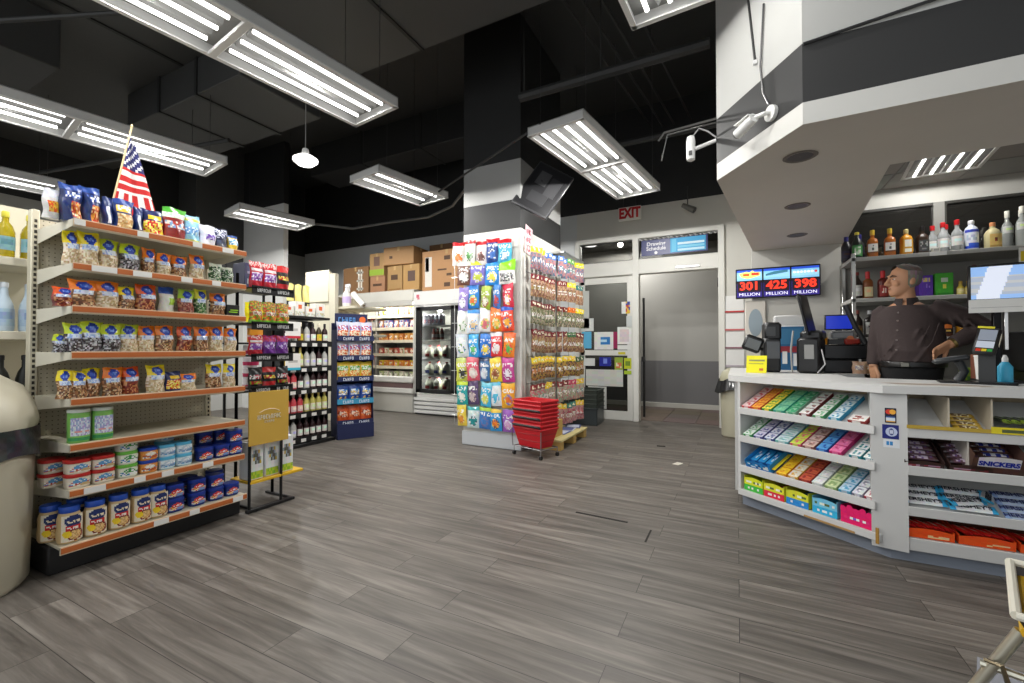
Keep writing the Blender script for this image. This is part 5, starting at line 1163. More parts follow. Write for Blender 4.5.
def opentray(nm,label,x,w,d,h,z,face,col,front,inside,cat='display box',tilt=0,y0=.01,cut=True):
    """open-topped printed display carton on a counter shelf"""
    t = thing(nm,label,cat); t.location = (MA if face == 'A' else Matrix.Translation((0,3.215,0))) @ Vector((x,y0*math.cos(tilt),z+y0*math.sin(tilt)+.002))
    t.rotation_euler = (tilt,0,R(-38.95) if face == 'A' else 0)
    m = MB(); q=.003
    m.box(-w/2,w/2,0,d,0,q,inside); m.box(-w/2,-w/2+q,0,d,0,h,col); m.box(w/2-q,w/2,0,d,0,h,col); m.box(-w/2,w/2,d-q,d,0,h*1.3,inside)
    part('tray', m, CARD, t)
    fm = MB(); fm.grid(lambda u,v:(-w/2+w*u,-.001+0*v,h*(.0+.85*v)+(.012*math.sin(PI*u) if cut and v > .99 else 0)),10,6,front); fm.box(-w/2,w/2,0,q,0,h*.84,inside)
    part('front_flap', fm, CARD, t); return t
opentray('gum_display','blue display box of gum with yellow flaps at the left of the third angled shelf',.17,.2,.26,.07,ZS[2],'A',(40,140,206),art_of([(0,1,0,1,(30,130,200)),(.1,.9,.3,.8,[(226,236,240),(20,90,160),(40,150,214)])]),(34,110,170),tilt=TL)
for k in range(3): slope_item(packmesh(('blueg',),.055,.16,.04,(40,150,214),(20,90,160),[(226,236,240),(30,110,190),(60,170,226)]),.105+k*.062,.05,ZS[2],'A','blue gum pack inside the blue display box, %s of three' % ('left','middle','right')[k],group='gum in the blue box',extra=.006)
part_y = MB().box(-.012,.012,0,.2,0,.004,(240,220,40)); o = slope_item(part_y.mesh('card_strip',CARD),.285,.0,ZS[2],'A','yellow card strip lying against the blue gum display box','card_strip','card strip',extra=.04)
BT = [(.12,(70,190,70),(222,226,40),'green and yellow'),(.28,(222,40,70),(226,226,50),'red and yellow'),(.445,(40,140,214),(220,220,50),'blue and yellow'),(.62,(50,180,226),(120,200,230),'bright blue')]
for x,c1,c2,wd in BT:
    t = opentray('candy_display',wd+' open candy box on the bottom deck of the angled counter end',x,.15,.26,.105,.135,'A',c2,art_of([(0,1,0,1,c1),(.2,.8,.15,.4,[(236,236,236),c1]),(0,1,.5,1,c2),(.15,.85,.6,.85,[(90,110,60),c2,(236,240,226)])]),(96,72,52))
t = opentray('candy_display','hot pink open candy box with a scalloped edge at the right of the bottom deck',.80,.17,.26,.1,.135,'A',(226,20,100),art_of([(0,1,0,1,(232,20,104)),(.15,.85,.3,.55,[(236,236,240),(120,80,190),(232,40,120)])]),(90,66,50))
m = MB()
for k in range(5): disc(m,-.07+k*.035,-.002,.082+.012*(k%2),.017,(236,24,108))
part('scallop', m, CARD, t)
for x,c1,c2,wd in BT+[(.80,(190,30,110),(236,230,236),'hot pink')]:
    for k in range(3):
        slope_item(packmesh(('bt',wd),.125,.07,.02,c1,c2,[c1,(232,232,226)]),x,.03+k*.075,.135,'A','flat candy pack in the %s bottom box, %s row' % (wd,('front','middle','back')[k]),'candy_pack','candy pack','packs in the bottom candy boxes',tilt=0,extra=.03)
# chocolate bars on the long front
def barmesh(key, l, w, h, body, ends, art=None):
    if key not in _bag:
        m = MB()
        def f(u, v):
            a = 2*PI*v; e = min(1,max(.12,1-abs(2*u-1)**14*1.0)); 
            return ((u-.5)*l, w/2*math.cos(a)*(1 if abs(2*u-1) > .93 else .96), h/2+h/2*math.sin(a)*e)
        m.grid(f,16,10,lambda u,v: J(ends,8) if u < .1 or u > .9 else (pick(art) if art and 0.05 < v < .45 and .2 < u < .8 else J(body,5)))
        _bag[key] = m.mesh('bar_wrapper',FOIL)
    return _bag[key]
def barpos(mesh, label, X, d, z, rz=0, dz=0, group=None, cat='chocolate bar', nm='chocolate_bar'):
    o = single(nm,mesh,FOIL,label,cat,(X,3.215+d*math.cos(TL),z+d*math.sin(TL)+.003+dz),0,group)
    o.rotation_euler = (TL,0,rz); return o
for k in range(4): barpos(barmesh(('gold',),.12,.035,.02,(206,170,60),(190,150,50),[(120,90,50),(236,226,190)]),'gold-wrapped bar in the top candy shelf tray, %s up the slope' % ORD[k],1.11,.05+k*.04,ZS[0],0,.0,'gold bars')
ys = single('card_strip',MB().box(-.16,.16,-.002,.002,0,.035,(232,214,40)).box(-.12,.14,-.003,-.002,.008,.024,(90,100,60)),CARD,'yellow printed strip along the front of the top candy shelf','card strip',(1.34,3.198,ZS[0]+.02))
ys2 = single('card_strip',MB().box(-.17,.17,-.002,.002,0,.02,(190,160,60)),CARD,'dull gold strip along the front of the first two top candy trays','card strip',(1.01,3.198,ZS[0]+.02))
for k in range(9): barpos(barmesh(('dkg',),.16,.04,.022,(50,60,44),(150,180,70),[(206,226,200),(120,160,70),(236,240,230)]),'black and green bar, %s from the left in the third top tray' % ORD[k],1.235+.034*k,.08,ZS[0],PI/2+.15,.035,'black and green bars')
for c in range(2):
    opentray('candy_display','dark brown tray of purple-brown bars, %s of two on the second candy shelf' % ('left','right')[c],.915+.19*c-.0,.17,.24,.05,ZS[1],'B',(60,40,36),art_of([(0,1,0,1,(64,42,38)),(.1,.9,.3,.7,[(190,150,170),(90,60,60),(150,60,70)])]),(70,48,40),tilt=TL)
    for k in range(4): barpos(barmesh(('prp',),.15,.038,.024,(96,66,76),(70,46,50),[(206,190,206),(120,90,150),(90,60,70)]),'purple-brown bar in the %s brown tray, %s row up the slope' % (('left','right')[c],ORD[k]),.915+.19*c,.06+.045*k,ZS[1],0,.02,'purple-brown bars')
t = opentray('candy_display','brown box with a large white and blue brand panel on the second candy shelf',1.205,.2,.26,.125,ZS[1],'B',(92,64,52),art_of([(0,1,0,1,(84,56,46)),(.06,.94,.42,.98,(226,222,226)),(.06,.94,.42,.5,(190,40,50)),(.06,.94,.92,.98,(190,40,50))]),(110,84,66),tilt=TL)
text(t,'SNICKERS',.038,(30,50,160),(0,-.003,.074),bold=.0018,sx=.92)
for k in range(4): barpos(barmesh(('snk',),.16,.038,.024,(96,64,50),(70,46,40),[(226,226,230),(50,60,150)]),'brown bar lying in the box with the brand panel, %s row' % ORD[k],1.235,.07+.045*k,ZS[1],0,.03,'bars in the branded box')
hb = barmesh(('cnc',),.19,.058,.018,(226,228,230),(60,170,220))
def titled(o, s='HERSHEY\'S', col=(40,40,50), size=.036):
    x = text(o,s,size,col,(-.01,0,.0195),(0,0,0),bold=.0008); return x
k = 0
for (X,d,rz,dz,lb) in ((.925,.03,.02,0,'at the front left of the third candy shelf'),(.92,.085,-.02,0,'behind the front left one on the third candy shelf'),(.925,.14,.03,0,'at the back left of the third candy shelf'),(1.10,.04,.5,.018,'lying askew on top on the third candy shelf'),(1.12,.02,.0,0,'flat at the middle front of the third candy shelf'),(1.1,.09,.05,0,'under the askew one on the third candy shelf'),(1.11,.15,-.04,0,'at the middle back of the third candy shelf'),(1.2,.09,1.2,.02,'turned crosswise at the right of the white bars')):
    o = barpos(hb,'white bar with bright blue ends '+lb,X,d+.02,ZS[2],rz,dz+.012,'white bars with blue ends'); titled(o)
pb = barmesh(('pale',),.18,.05,.016,(190,206,230),(150,180,220))
for k in range(4):
    o = barpos(pb,'pale blue bar at the right of the third candy shelf, %s up the slope' % ORD[k],1.33,.03+.055*k,ZS[2],.02*k,0,'pale blue bars'); titled(o,col=(50,60,110))
for c in range(3):
    X = .93+.235*c
    opentray('candy_display','bright orange tray, %s on the bottom candy deck' % ('left','middle','right')[c],X,.22,.24,.052,.145,'B',(236,80,20),art_of([(0,1,0,1,(240,84,20)),(.55,.85,.15,.45,[(240,84,20),(240,206,150)])]),(120,70,50),tilt=.1)
    for k in range(5):
        barpos(barmesh(('rd',),.11,.045,.026,(206,40,36),(190,34,34),[(236,226,220),(226,110,60)]),'red-wrapped bar in the %s orange tray, %s from the left' % (('left','middle','right')[c],ORD[k]),X-.08+.04*k,.075,.12,PI/2+.3+.12*(k%3),.035,'red bars')
# ------------------------------------------------------------------ on the worktop, left end
CT = .991
t = thing('tent_card','yellow price card standing at the left end of the counter','card',(.145,4.30,CT),R(-14))
part('card', MB().box(-.08,.075,-.003,.003,0,.15,(240,232,30)).rot(0,'X',R(-12)), CARD, t)
part('print', MB().box(-.06,.06,-.005,-.003,.1,.115,(150,150,90)).box(-.06,.05,-.005,-.003,.075,.085,(190,186,60)).box(.02,.05,-.005,-.003,.02,.04,(200,110,50)).rot(0,'X',R(-12)), GRAPHIC, t)
t = thing('ticket_terminal','black ticket terminal with a round-cornered side display behind the yellow card','terminal',(.27,4.55,CT),R(8))
part('body', MB().box(-.07,.06,-.08,.1,0,.30,(30,30,32),.015).box(-.06,.07,-.07,.09,.28,.44,(34,34,36),.02), PLAST, t)
part('front_panel', MB().box(-.05,.05,-.084,-.08,.12,.27,(90,92,96),.003).box(-.05,.02,-.073,-.07,.32,.40,(70,72,74)), PLAST, t)
part('side_display', MB().box(-.075,.075,-.02,.02,-.07,.07,(26,26,28),.02).box(-.055,.055,-.023,-.02,-.045,.04,(110,114,116)).xf(Matrix.Translation((-.16,-.08,.25)) @ Matrix.Rotation(R(22),4,'Y')), PLAST, t)
part('display_arm', MB().tube([(-.07,-.02,.2),(-.15,-.06,.23)],.014,(30,30,32)), PLAST, t)
t = thing('notice_board','blue and red printed board on the counter behind the ticket terminal','board',(.45,5.0,CT),0)
part('board', MB().box(-.12,.12,0,.012,0,.42,(40,96,140),.002), CARD, t)
part('print', MB().box(-.1,.1,-.002,0,.25,.4,(60,120,160)).box(-.11,.11,-.002,0,.17,.23,(150,50,60)).box(-.06,-.02,-.003,0,.06,.18,(230,230,230)).box(.03,.08,-.003,0,.04,.16,(226,226,226)), GRAPHIC, t)
t = thing('white_box','white box with a clear lid standing on top of the printed board shelf','box',(.46,5.2,CT),0)
part('body', MB().box(-.14,.14,-.06,.1,0,.42,(196,194,188),.005).box(-.13,.13,-.06,.1,.43,.54,(206,206,204),.012), PLAST, t)
part('lid', MB().box(-.14,.14,-.07,.11,.415,.435,(232,232,230),.004), PLAST, t)
t = thing('mirror','white framed oval mirror on the wall behind the yellow card','mirror',(.18,5.47,1.22),0)
part('frame', MB().box(-.1,.1,0,.02,0,.5,(206,200,190),.02), PLAST, t)
m = MB(); disc(m,0,-.004,.26,.15,(150,160,164),.45); part('glass', m, METAL, t)
t = thing('lottery_terminal','tall black lottery terminal with a thin tilted screen seen edge-on','terminal',(.555,4.5,CT),R(-20))
part('body', MB().box(-.08,.09,-.1,.1,0,.30,(26,26,28),.02).box(-.06,.1,-.08,.1,.28,.36,(30,30,32),.02), PLAST, t)
part('screen', MB().box(-.011,.011,-.13,.13,-.02,.34,(22,22,24),.008).xf(Matrix.Translation((.01,.0,.34)) @ Matrix.Rotation(R(-12),4,'Y')), PLAST, t)
part('ticket_slot', MB().box(-.02,.05,-.104,-.1,.12,.24,(140,140,138),.004), PLAST, t)
part('cable', MB().tube([(.1,-.09,.2),(.13,-.12,.08),(.08,-.14,.006)],.006,(170,170,170),6).tube([(-.1,-.1,.36),(-.11,-.13,.2),(-.1,-.14,.006)],.008,(150,150,148),6), PLAST, t)
t = thing('receipt_printer','wide black printer block with two drawers on the counter left of the cashier','printer',(.80,4.72,CT),R(2))
part('body', MB().box(-.17,.16,-.12,.14,0,.115,(30,30,31),.008), PLAST, t)
part('drawer', MB().box(-.165,.155,-.125,-.118,.01,.105,(38,38,40),.004), PLAST, t)
part('upper_body', MB().box(-.17,.16,-.12,.14,.118,.24,(34,34,36),.01), PLAST, t)
part('bracket', MB().box(.1,.115,-.14,-.12,0,.12,(214,214,210),.002), PLAST, t)
t = thing('small_screen','small screen with a blue picture on top of the black printer block','screen',(.80,4.78,CT+.242),R(4))
part('stand', MB().box(-.05,.05,-.03,.04,0,.03,(40,40,40),.004).box(-.02,.02,-.01,.02,.03,.15,(40,40,40)), PLAST, t)
part('housing', MB().box(-.105,.105,-.012,.012,.13,.265,(26,26,28),.004), PLAST, t); part('picture', MB().box(-.095,.095,-.0135,-.012,.14,.255,(30,50,170)), SCREEN, t)
t = thing('label_printer','grey label printer in front of the small blue screen','printer',(.79,4.66,CT+.242),0)
part('body', MB().box(-.07,.09,-.05,.05,.05,.11,(120,122,124),.01).box(-.09,.06,-.04,.04,0,.05,(30,30,30),.004), PLAST, t); part('lid', MB().box(-.06,.08,-.052,.04,.108,.118,(150,152,154),.003), PLAST, t)
t = thing('desk_phone','dark handset leaning diagonally beside the small blue screen','handset',(.90,4.60,CT+.242),0)
part('handset', MB().tube([(-.08,0,.33),(-.02,0,.16),(.05,0,-.2+.21)],[.022,.018,.022],(40,40,42),10), PLAST, t)
part('cord', MB().tube([(.05,0,.01),(.06,.02,.0),(.02,.03,.004)],.006,(30,30,30),6), PLAST, t)
t = thing('orange_tub','small orange tub on the left corner of the printer block','tub',(.67,4.64,CT+.242),0); part('body', MB().lathe([(.025,0),(.028,.05)],14,(232,150,30)), PLAST, t); part('lid', MB().lathe([(.03,.05),(.03,.062)],14,(240,170,50)), PLAST, t)
t = thing('paper_pad','white paper pad leaning beside the orange tub on the printer block','paper pad',(.735,4.625,CT+.242),0); part('sheets', MB().box(-.03,.03,-.004,.004,0,.055,(226,222,210)), CARD, t); part('clip', MB().box(-.03,.03,-.006,.006,.05,.06,(120,120,120)), METAL, t)
t = thing('tape_dispenser','red tape dispenser at the right end of the printer block','tape dispenser',(.86,4.62,CT+.242),R(10)); part('body', MB().box(-.05,.06,-.02,.02,0,.05,(150,50,40),.01), PLAST, t); part('roll', MB().tube([(-.01,-.015,.05),(-.01,.015,.05)],.025,(206,120,80),14), PLAST, t)
single('receipt',MB().box(-.06,.06,-.04,.04,0,.001,(236,236,232)),CARD,'white paper slip lying flat in front of the printer block','paper',(.62,4.28,CT),R(-25))
# ------------------------------------------------------------------ on the worktop, right
t = thing('pole_monitor','customer screen on a black pole at the right of the counter','monitor',(1.43,3.79,CT),R(-6))
part('base', MB().box(-.1,.1,-.08,.1,0,.015,(28,28,29),.005), PLAST, t)
part('pole', MB().box(-.018,.018,-.018,.018,.012,.56,(30,30,31),.004), METAL, t)
part('housing', MB().box(-.13,.13,-.035,-.005,.46,.73,(24,24,25),.008), PLAST, t)
m = MB().grid(lambda u,v:(-.118+.236*u,-.0365,.515+.2*v),30,24,lambda u,v:(200,206,220) if abs(u-(.3+.25*v)) < .22 else ((130,166,214) if v < .12 or v > .72 else (150,160,176) if (int(v*9)%2) else (168,170,172)))
part('screen_face', m, SCREEN, t)
part('paper_strip', MB().box(-.13,.13,-.04,-.036,.43,.512,(224,224,220)).box(-.12,.1,-.0415,-.04,.46,.463,(180,180,180)), CARD, t)
part('side_post', MB().box(.03,.05,-.01,.01,.2,.46,(206,206,204),.003), METAL, t)
t = thing('card_terminal','black card terminal with a lit screen on a tilted stand on the counter','card terminal',(1.305,3.57,CT+.0),R(-22))
part('stand_base', MB().box(-.12,.12,-.07,.09,0,.012,(30,30,31),.005), PLAST, t)
part('stand_column', MB().prism([(-.035,-.03),(.035,-.03),(.03,.04),(-.03,.04)],.01,.19,(44,45,46)), PLAST, t)
MT = Matrix.Translation((0,-.01,.25)) @ Matrix.Rotation(R(52),4,'X') @ Matrix.Rotation(R(-8),4,'Z')
part('body', MB().box(-.05,.05,-.1,.1,-.016,.016,(28,28,29),.014).xf(MT), PLAST, t)
part('screen_face', MB().box(-.036,.036,-.005,.075,.016,.0175,(110,116,126)).box(-.036,.036,-.06,-.012,.016,.0178,(150,156,166)).xf(MT), SCREEN, t)
part('key', MB().box(-.032,-.012,-.086,-.07,.016,.0195,(220,60,40)).box(-.009,.011,-.086,-.07,.016,.0195,(230,200,50)).box(.014,.034,-.086,-.07,.016,.0195,(60,160,80)).xf(MT), PLAST, t)
part('sticker', MB().box(-.05,.02,.085,.099,.016,.018,(220,210,60)).box(.052,.054,-.03,.05,-.01,.012,(226,220,200)).xf(MT), CARD, t)
t = thing('barcode_scanner','grey presentation scanner on a wedge foot left of the card terminal','scanner',(1.195,3.62,CT),R(-10))
part('foot', MB().box(-.09,.07,-.06,.06,0,.012,(30,30,30),.005), PLAST, t)
part('neck', MB().tube([(0,.02,.01),(.03,.02,.07),(.0,.0,.135)],[.026,.022,.022],(44,46,48),10), PLAST, t)
part('head', MB().box(-.085,.08,-.04,.04,.13,.16,(52,54,56),.012).rot(0,'Y',R(-12)), PLAST, t)
part('window', MB().box(-.06,.03,-.025,.025,.16,.162,(110,112,114)).rot(0,'Y',R(-12)), PLAST, t)
t = thing('till_drawer','black cash till block at the right edge of the counter behind the monitor','till',(1.82,4.02,CT),0)
for sx_ in (0,): part('body', MB().box(-.22,.3,-.14,.16,.06,.32,(26,26,27),.01), PLAST, t)
part('foot', MB().box(-.2,.28,-.12,.14,0,.06,(40,38,36)), PLAST, t); part('drawer_front', MB().box(-.2,.28,-.146,-.14,.08,.18,(34,34,35),.003), PLAST, t)
t = thing('brown_packet','brown packet standing behind the card terminal pole','packet',(1.40,3.95,CT),R(20)); part('packet', MB().box(-.03,.03,-.02,.02,0,.17,(120,70,50),.004), CARD, t); part('label', MB().box(-.025,.025,-.0215,-.02,.04,.12,(190,150,120)), CARD, t)
t = thing('hand_gel','clear blue bottle beside the card terminal pole','bottle',(1.415,3.66,CT),0); part('bottle_body', MB().lathe([(.03,0),(.033,.01),(.033,.1),(.014,.13)],14,(70,180,220)), PLAST, t); part('cap', MB().lathe([(.014,.13),(.014,.15),(.006,.17)],10,(232,232,232)), PLAST, t)
t = thing('white_cup','white paper cup between card terminal and monitor pole','cup',(1.37,3.80,CT),0); part('cup', MB().lathe([(.03,0),(.04,.16)],16,(224,222,218)), CARD, t); part('rim', MB().lathe([(.041,.157),(.043,.162),(.04,.166)],16,(236,236,234)), CARD, t)
m = MB().tube([(1.52,3.72,CT+.006),(1.62,3.66,CT+.012),(1.7,3.62,CT+.006),(1.8,3.66,CT+.006)],.006,(40,40,42),6); single('cable',m,PLAST,'black cable curling on the counter right of the monitor pole','cable')
t = thing('green_box','lime green carton behind the counter by the cashier\'s right-hand side','carton',(1.52,4.35,.80),0); part('carton', MB().box(-.07,.07,-.04,.04,0,.26,(150,180,50),.004), CARD, t); part('print', MB().box(-.05,.05,-.0415,-.04,.06,.2,(80,130,50)), CARD, t)
# ------------------------------------------------------------------ liquor shelves behind the cashier
t = thing('liquor_shelving','grey metal shelving with liquor bottles behind the cashier','shelving unit',(1.9,5.2,0))
MG = (150,149,144)
for x in (-.96,1.3): part('post', MB().box(x,x+.03,-.2,-.17,0,2.07,(196,195,190),.003), METAL, t)
for x in (-.96,1.3): part('post', MB().box(x,x+.03,.22,.25,0,2.07,(196,195,190),.003), METAL, t)
LZ_ = [2.03,1.655,1.30,.93,.5]
for i,z in enumerate(LZ_):
    s = part('shelf', MB().box(-.97,1.35,-.2,.25,z-.035,z,(166,165,160),.003), PAINT, t)
    if i == 0: part('price_tag', MB().box(-.42,-.31,-.205,-.2,z-.035,z-.002,(232,232,228)), CARD, s)
part('back_panel', MB().box(-.97,1.35,.255,.275,.3,2.03,(132,130,124)), PAINT, t)
part('wire_fitting', MB().box(-.99,-.93,-.22,-.16,1.45,1.5,(226,224,218),.004), PLAST, t)
def spirit(prof, gcol, labc, lz, capz, capc, sq=0, lart=None, m=None):
    n = 16
    out = [('glass', MB().lathe(prof,n,gcol,sq=sq).mesh('spirit_glass',m or GLASS))]
    r = max(p[0] for p in prof); q = 1+.0
    def f(u,v):
        a = -PI/2+(u-.5)*(1.5 if sq else 2.4); k = 1/max(abs(math.cos(a)),abs(math.sin(a))); k = 1+(k-1)*sq
        return (r*1.03*k*math.cos(a), r*1.03*k*math.sin(a), lz[0]+(lz[1]-lz[0])*v)
    out.append(('label', MB().grid(f,8,7,lart or art_of([(0,1,0,1,labc),(.25,.75,.45,.75,J(labc,50))])).mesh('spirit_label',CARD)))
    rc = prof[-1][0]*1.2
    out.append(('cap', MB().lathe([(rc,capz[0]),(rc*1.05,capz[0]+.003),(rc*1.05,capz[1]-.004),(rc*.85,capz[1])],12,capc).mesh('spirit_cap',PLAST)))
    return out
SQ = [(.036,0),(.04,.008),(.04,.15),(.034,.172),(.015,.19),(.014,.225)]
RD = [(.036,0),(.04,.01),(.04,.14),(.032,.17),(.015,.2),(.014,.24)]
whis = spirit(SQ,(170,96,30),(236,234,226),(.045,.13),(.215,.262),(214,180,60),.7,art_of([(0,1,0,1,(236,234,228)),(.35,.65,.35,.8,[(90,90,90),(226,226,220)]),(0,1,0,.12,(120,70,30))]),PLAST)
whis2 = spirit(SQ,(206,140,30),(236,230,214),(.03,.14),(.2,.24),(206,190,130),.7,art_of([(0,1,0,1,(206,150,40)),(.1,.9,.05,.3,(236,232,220)),(.1,.9,.45,.95,(238,234,226))]),PLAST)
grn = spirit(RD,(30,36,30),(70,150,80),(.02,.125),(.225,.25),(206,190,70),0,art_of([(0,1,0,1,(60,130,70)),(.2,.8,.2,.8,[(120,190,120),(206,220,200)])]),PLAST)
navb = spirit(RD,(28,26,34),(40,36,60),(.03,.1),(.19,.255),(44,42,120),0,None,PLAST)
jack = spirit(SQ,(52,36,26),(70,70,72),(.03,.13),(.215,.26),(26,24,24),.8,art_of([(0,1,0,1,(64,64,66)),(.1,.9,.4,.9,[(150,150,150),(60,60,62)]),(.2,.8,.1,.3,(120,120,120))]),PLAST)
clr = spirit(RD,(226,230,230),(236,236,234),(.05,.13),(.23,.275),(206,34,40))
vod = spirit([(.04,0),(.045,.01),(.045,.17),(.036,.2),(.018,.22),(.016,.235)],(206,212,226),(226,230,240),(.02,.18),(.23,.262),(236,236,240),0,art_of([(0,1,0,1,(226,230,240)),(0,1,0,.12,(40,80,200)),(.3,1,.1,.3,(50,90,210)),(0,1,.82,1,(60,80,190)),(.1,.9,.5,.7,[(190,200,220),(236,238,242)])]),PLAST)
teq = spirit([(.042,0),(.046,.01),(.046,.13),(.036,.155),(.016,.175),(.015,.195)],(206,196,150),(236,196,110),(.012,.12),(.19,.222),(226,150,100),.5,art_of([(0,1,0,1,(236,200,120)),(.35,.65,.4,.7,[(180,60,40),(120,60,50)]),(0,1,0,.1,(190,150,80))]),PLAST)
tall = spirit([(.034,0),(.036,.01),(.036,.19),(.028,.22),(.014,.245),(.013,.29)],(222,226,222),(206,208,204),(.14,.2),(.275,.335),(228,226,214))
bluec = spirit([(.04,0),(.043,.01),(.043,.19),(.032,.22),(.016,.245),(.015,.29)],(222,228,236),(220,226,240),(.10,.16),(.29,.345),(90,130,210))
mak = spirit(SQ,(140,80,40),(232,216,170),(.02,.11),(.17,.255),(196,40,44),.3,None,PLAST)
mak2 = spirit(SQ,(96,36,30),(150,50,44),(.02,.12),(.17,.255),(200,36,42),.3,art_of([(0,1,0,1,(150,50,44)),(.2,.8,.3,.7,[(232,216,200),(180,60,50)])]),PLAST)
yelb = spirit(RD,(226,170,40),(240,200,60),(.03,.14),(.22,.25),(200,90,30),.3,None,PLAST)
drk = spirit(RD,(44,30,26),(150,120,90),(.03,.11),(.22,.255),(120,60,50),0,None,PLAST)
org = spirit(SQ,(90,50,30),(226,130,40),(.03,.13),(.2,.235),(30,24,24),.3,art_of([(0,1,0,1,(50,30,26)),(.1,.9,.4,.9,(226,120,40)),(.2,.8,.1,.3,(240,200,90))]),PLAST)
smy = spirit([(.022,0),(.025,.01),(.025,.06),(.012,.08),(.01,.1)],(232,206,90),(240,226,150),(.012,.055),(.095,.118),(200,160,60),0,None,PLAST)
wl = spirit(RD,(60,50,46),(232,230,226),(.03,.13),(.225,.255),(120,40,40),0,None,PLAST)
jd2 = spirit(SQ,(40,36,34),(226,224,220),(.03,.14),(.215,.25),(226,226,226),.8,art_of([(0,1,0,1,(228,226,222)),(.2,.8,.3,.8,[(60,60,60),(228,226,222)])]),PLAST)
TS = LZ_[0]+.001
top = [('spirit_bottle',navb,.985,5.22,'dark bottle with a tall blue cap at the left end of the top liquor shelf'),('spirit_bottle',grn,1.045,5.10,'bottle with a round green label near the left end of the top liquor shelf'),('spirit_bottle',navb,1.09,5.24,'dark bottle with a tall blue cap behind the green-label bottle'),
 ('whiskey_bottle',whis,1.165,5.13,'left of two square whiskey bottles with white labels on the top liquor shelf'),('whiskey_bottle',whis,1.29,5.13,'right of two square whiskey bottles with white labels on the top liquor shelf'),('whiskey_bottle',whis2,1.405,5.13,'golden whiskey bottle with a pale cap on the top liquor shelf'),('whiskey_bottle',jack,1.52,5.15,'square dark bottle with a grey label on the top liquor shelf'),
 ('spirit_bottle',clr,1.62,5.25,'clear bottle with a red cap, rear left of the red-capped group'),('spirit_bottle',clr,1.66,5.15,'clear bottle with a red cap, front left of the red-capped group'),('spirit_bottle',clr,1.71,5.25,'clear bottle with a red cap, rear right of the red-capped group'),('spirit_bottle',clr,1.735,5.10,'clear bottle with a red cap and white label, front right of the red-capped group'),
 ('vodka_bottle',vod,1.835,5.13,'white bottle with a blue foot and white cap on the top liquor shelf'),('tequila_bottle',teq,1.955,5.10,'squat bottle with a cream label and orange stopper on the top liquor shelf'),
 ('spirit_bottle',tall,2.09,5.22,'tall clear bottle with an ivory cap, left of the tall group'),('spirit_bottle',tall,2.13,5.1,'tall clear bottle with an ivory cap, front of the tall group'),('spirit_bottle',tall,2.175,5.22,'tall clear bottle with an ivory cap, rear right of the tall group'),('spirit_bottle',tall,2.205,5.1,'tall clear bottle with an ivory cap, right of the tall group'),
 ('spirit_bottle',bluec,2.30,5.1,'tall clear bottle with a blue cap at the right edge of the top liquor shelf')]
for nm,ms,x,y,lb in top: make(nm,lb,'bottle',ms,(x-.045,y,TS),rnd.uniform(-.15,.15),'liquor on the top shelf')
single('price_block',MB().box(-.025,.025,-.02,.02,0,.04,(206,204,196),.003).box(-.018,.018,-.021,-.02,.01,.03,(150,150,146)),CARD,'small white block between the grey-label bottle and the red caps','block',(1.535,5.05,TS))
z2 = LZ_[1]+.001
row2 = [('spirit_bottle',wl,1.0,'thin dark bottle with a white label at the left end of the second liquor shelf'),('whiskey_bottle',mak,1.08,'bottle with a red wax cap and cream label on the second liquor shelf'),('whiskey_bottle',mak2,1.19,'bottle with a red wax cap and dark red label on the second liquor shelf'),('spirit_bottle',yelb,1.285,'yellow bottle right behind the cashier\'s face'),('spirit_bottle',drk,1.80,'dark bottle with a brown cap right of the green gift box'),('spirit_bottle',org,1.85,'bottle with an orange label beside the dark bottle')]
for nm,ms,x,lb in row2: make(nm,lb,'bottle',ms,(x,5.12,z2),0,'liquor on the second shelf')
for k in range(2): make('miniature_bottle','small yellow miniature bottle, %s of two beside the green gift box' % ('left','right')[k],'bottle',smy,(1.70+.05*k,5.08,z2),0,'yellow miniatures')
carton('gift_box','purple gift box on the second liquor shelf behind the cashier\'s head','gift box',1.43,1.525,5.08,5.2,z2,z2+.185,'-y',art_of([(0,1,0,1,(96,56,170)),(.25,.75,.7,.85,[(226,206,120),(150,120,200)]),(.25,.75,.45,.6,[(150,120,210),(96,56,170)])]),(86,50,150))
carton('gift_box','green gift box with a pale crest on the second liquor shelf','gift box',1.535,1.65,5.06,5.18,z2,z2+.195,'-y',art_of([(0,1,0,1,(70,170,50)),(.35,.65,.62,.8,(206,220,206)),(.4,.6,.35,.5,(226,226,90)),(0,1,0,.12,(50,140,40))]),(60,150,44))
z3 = LZ_[2]+.001
for nm,ms,x,lb in (('spirit_bottle',drk,1.0,'dark bottle at the left end of the third liquor shelf'),('whiskey_bottle',jd2,1.09,'square black bottle with a white label on the third liquor shelf'),('spirit_bottle',navb,1.19,'dark bottle with a blue cap on the third liquor shelf beside the cashier\'s arm'),('spirit_bottle',org,1.62,'orange-labelled bottle seen through the gap of the cashier\'s bent arm'),('spirit_bottle',whis2,1.72,'golden bottle with a white label on the third liquor shelf right of the cashier')):
    make(nm,lb,'bottle',ms,(x,5.12,z3),0,'liquor on the third shelf')
z4 = LZ_[3]+.001
for nm,ms,x,lb in (('spirit_bottle',whis,1.0,'amber bottle with a gold cap at the left end of the fourth liquor shelf'),('spirit_bottle',jd2,1.09,'bottle with a white cap on the fourth liquor shelf'),('spirit_bottle',wl,1.19,'bottle with a white label on the fourth liquor shelf by the cashier\'s lowered arm')):
    make(nm,lb,'bottle',ms,(x,5.1,z4),0,'liquor on the fourth shelf')
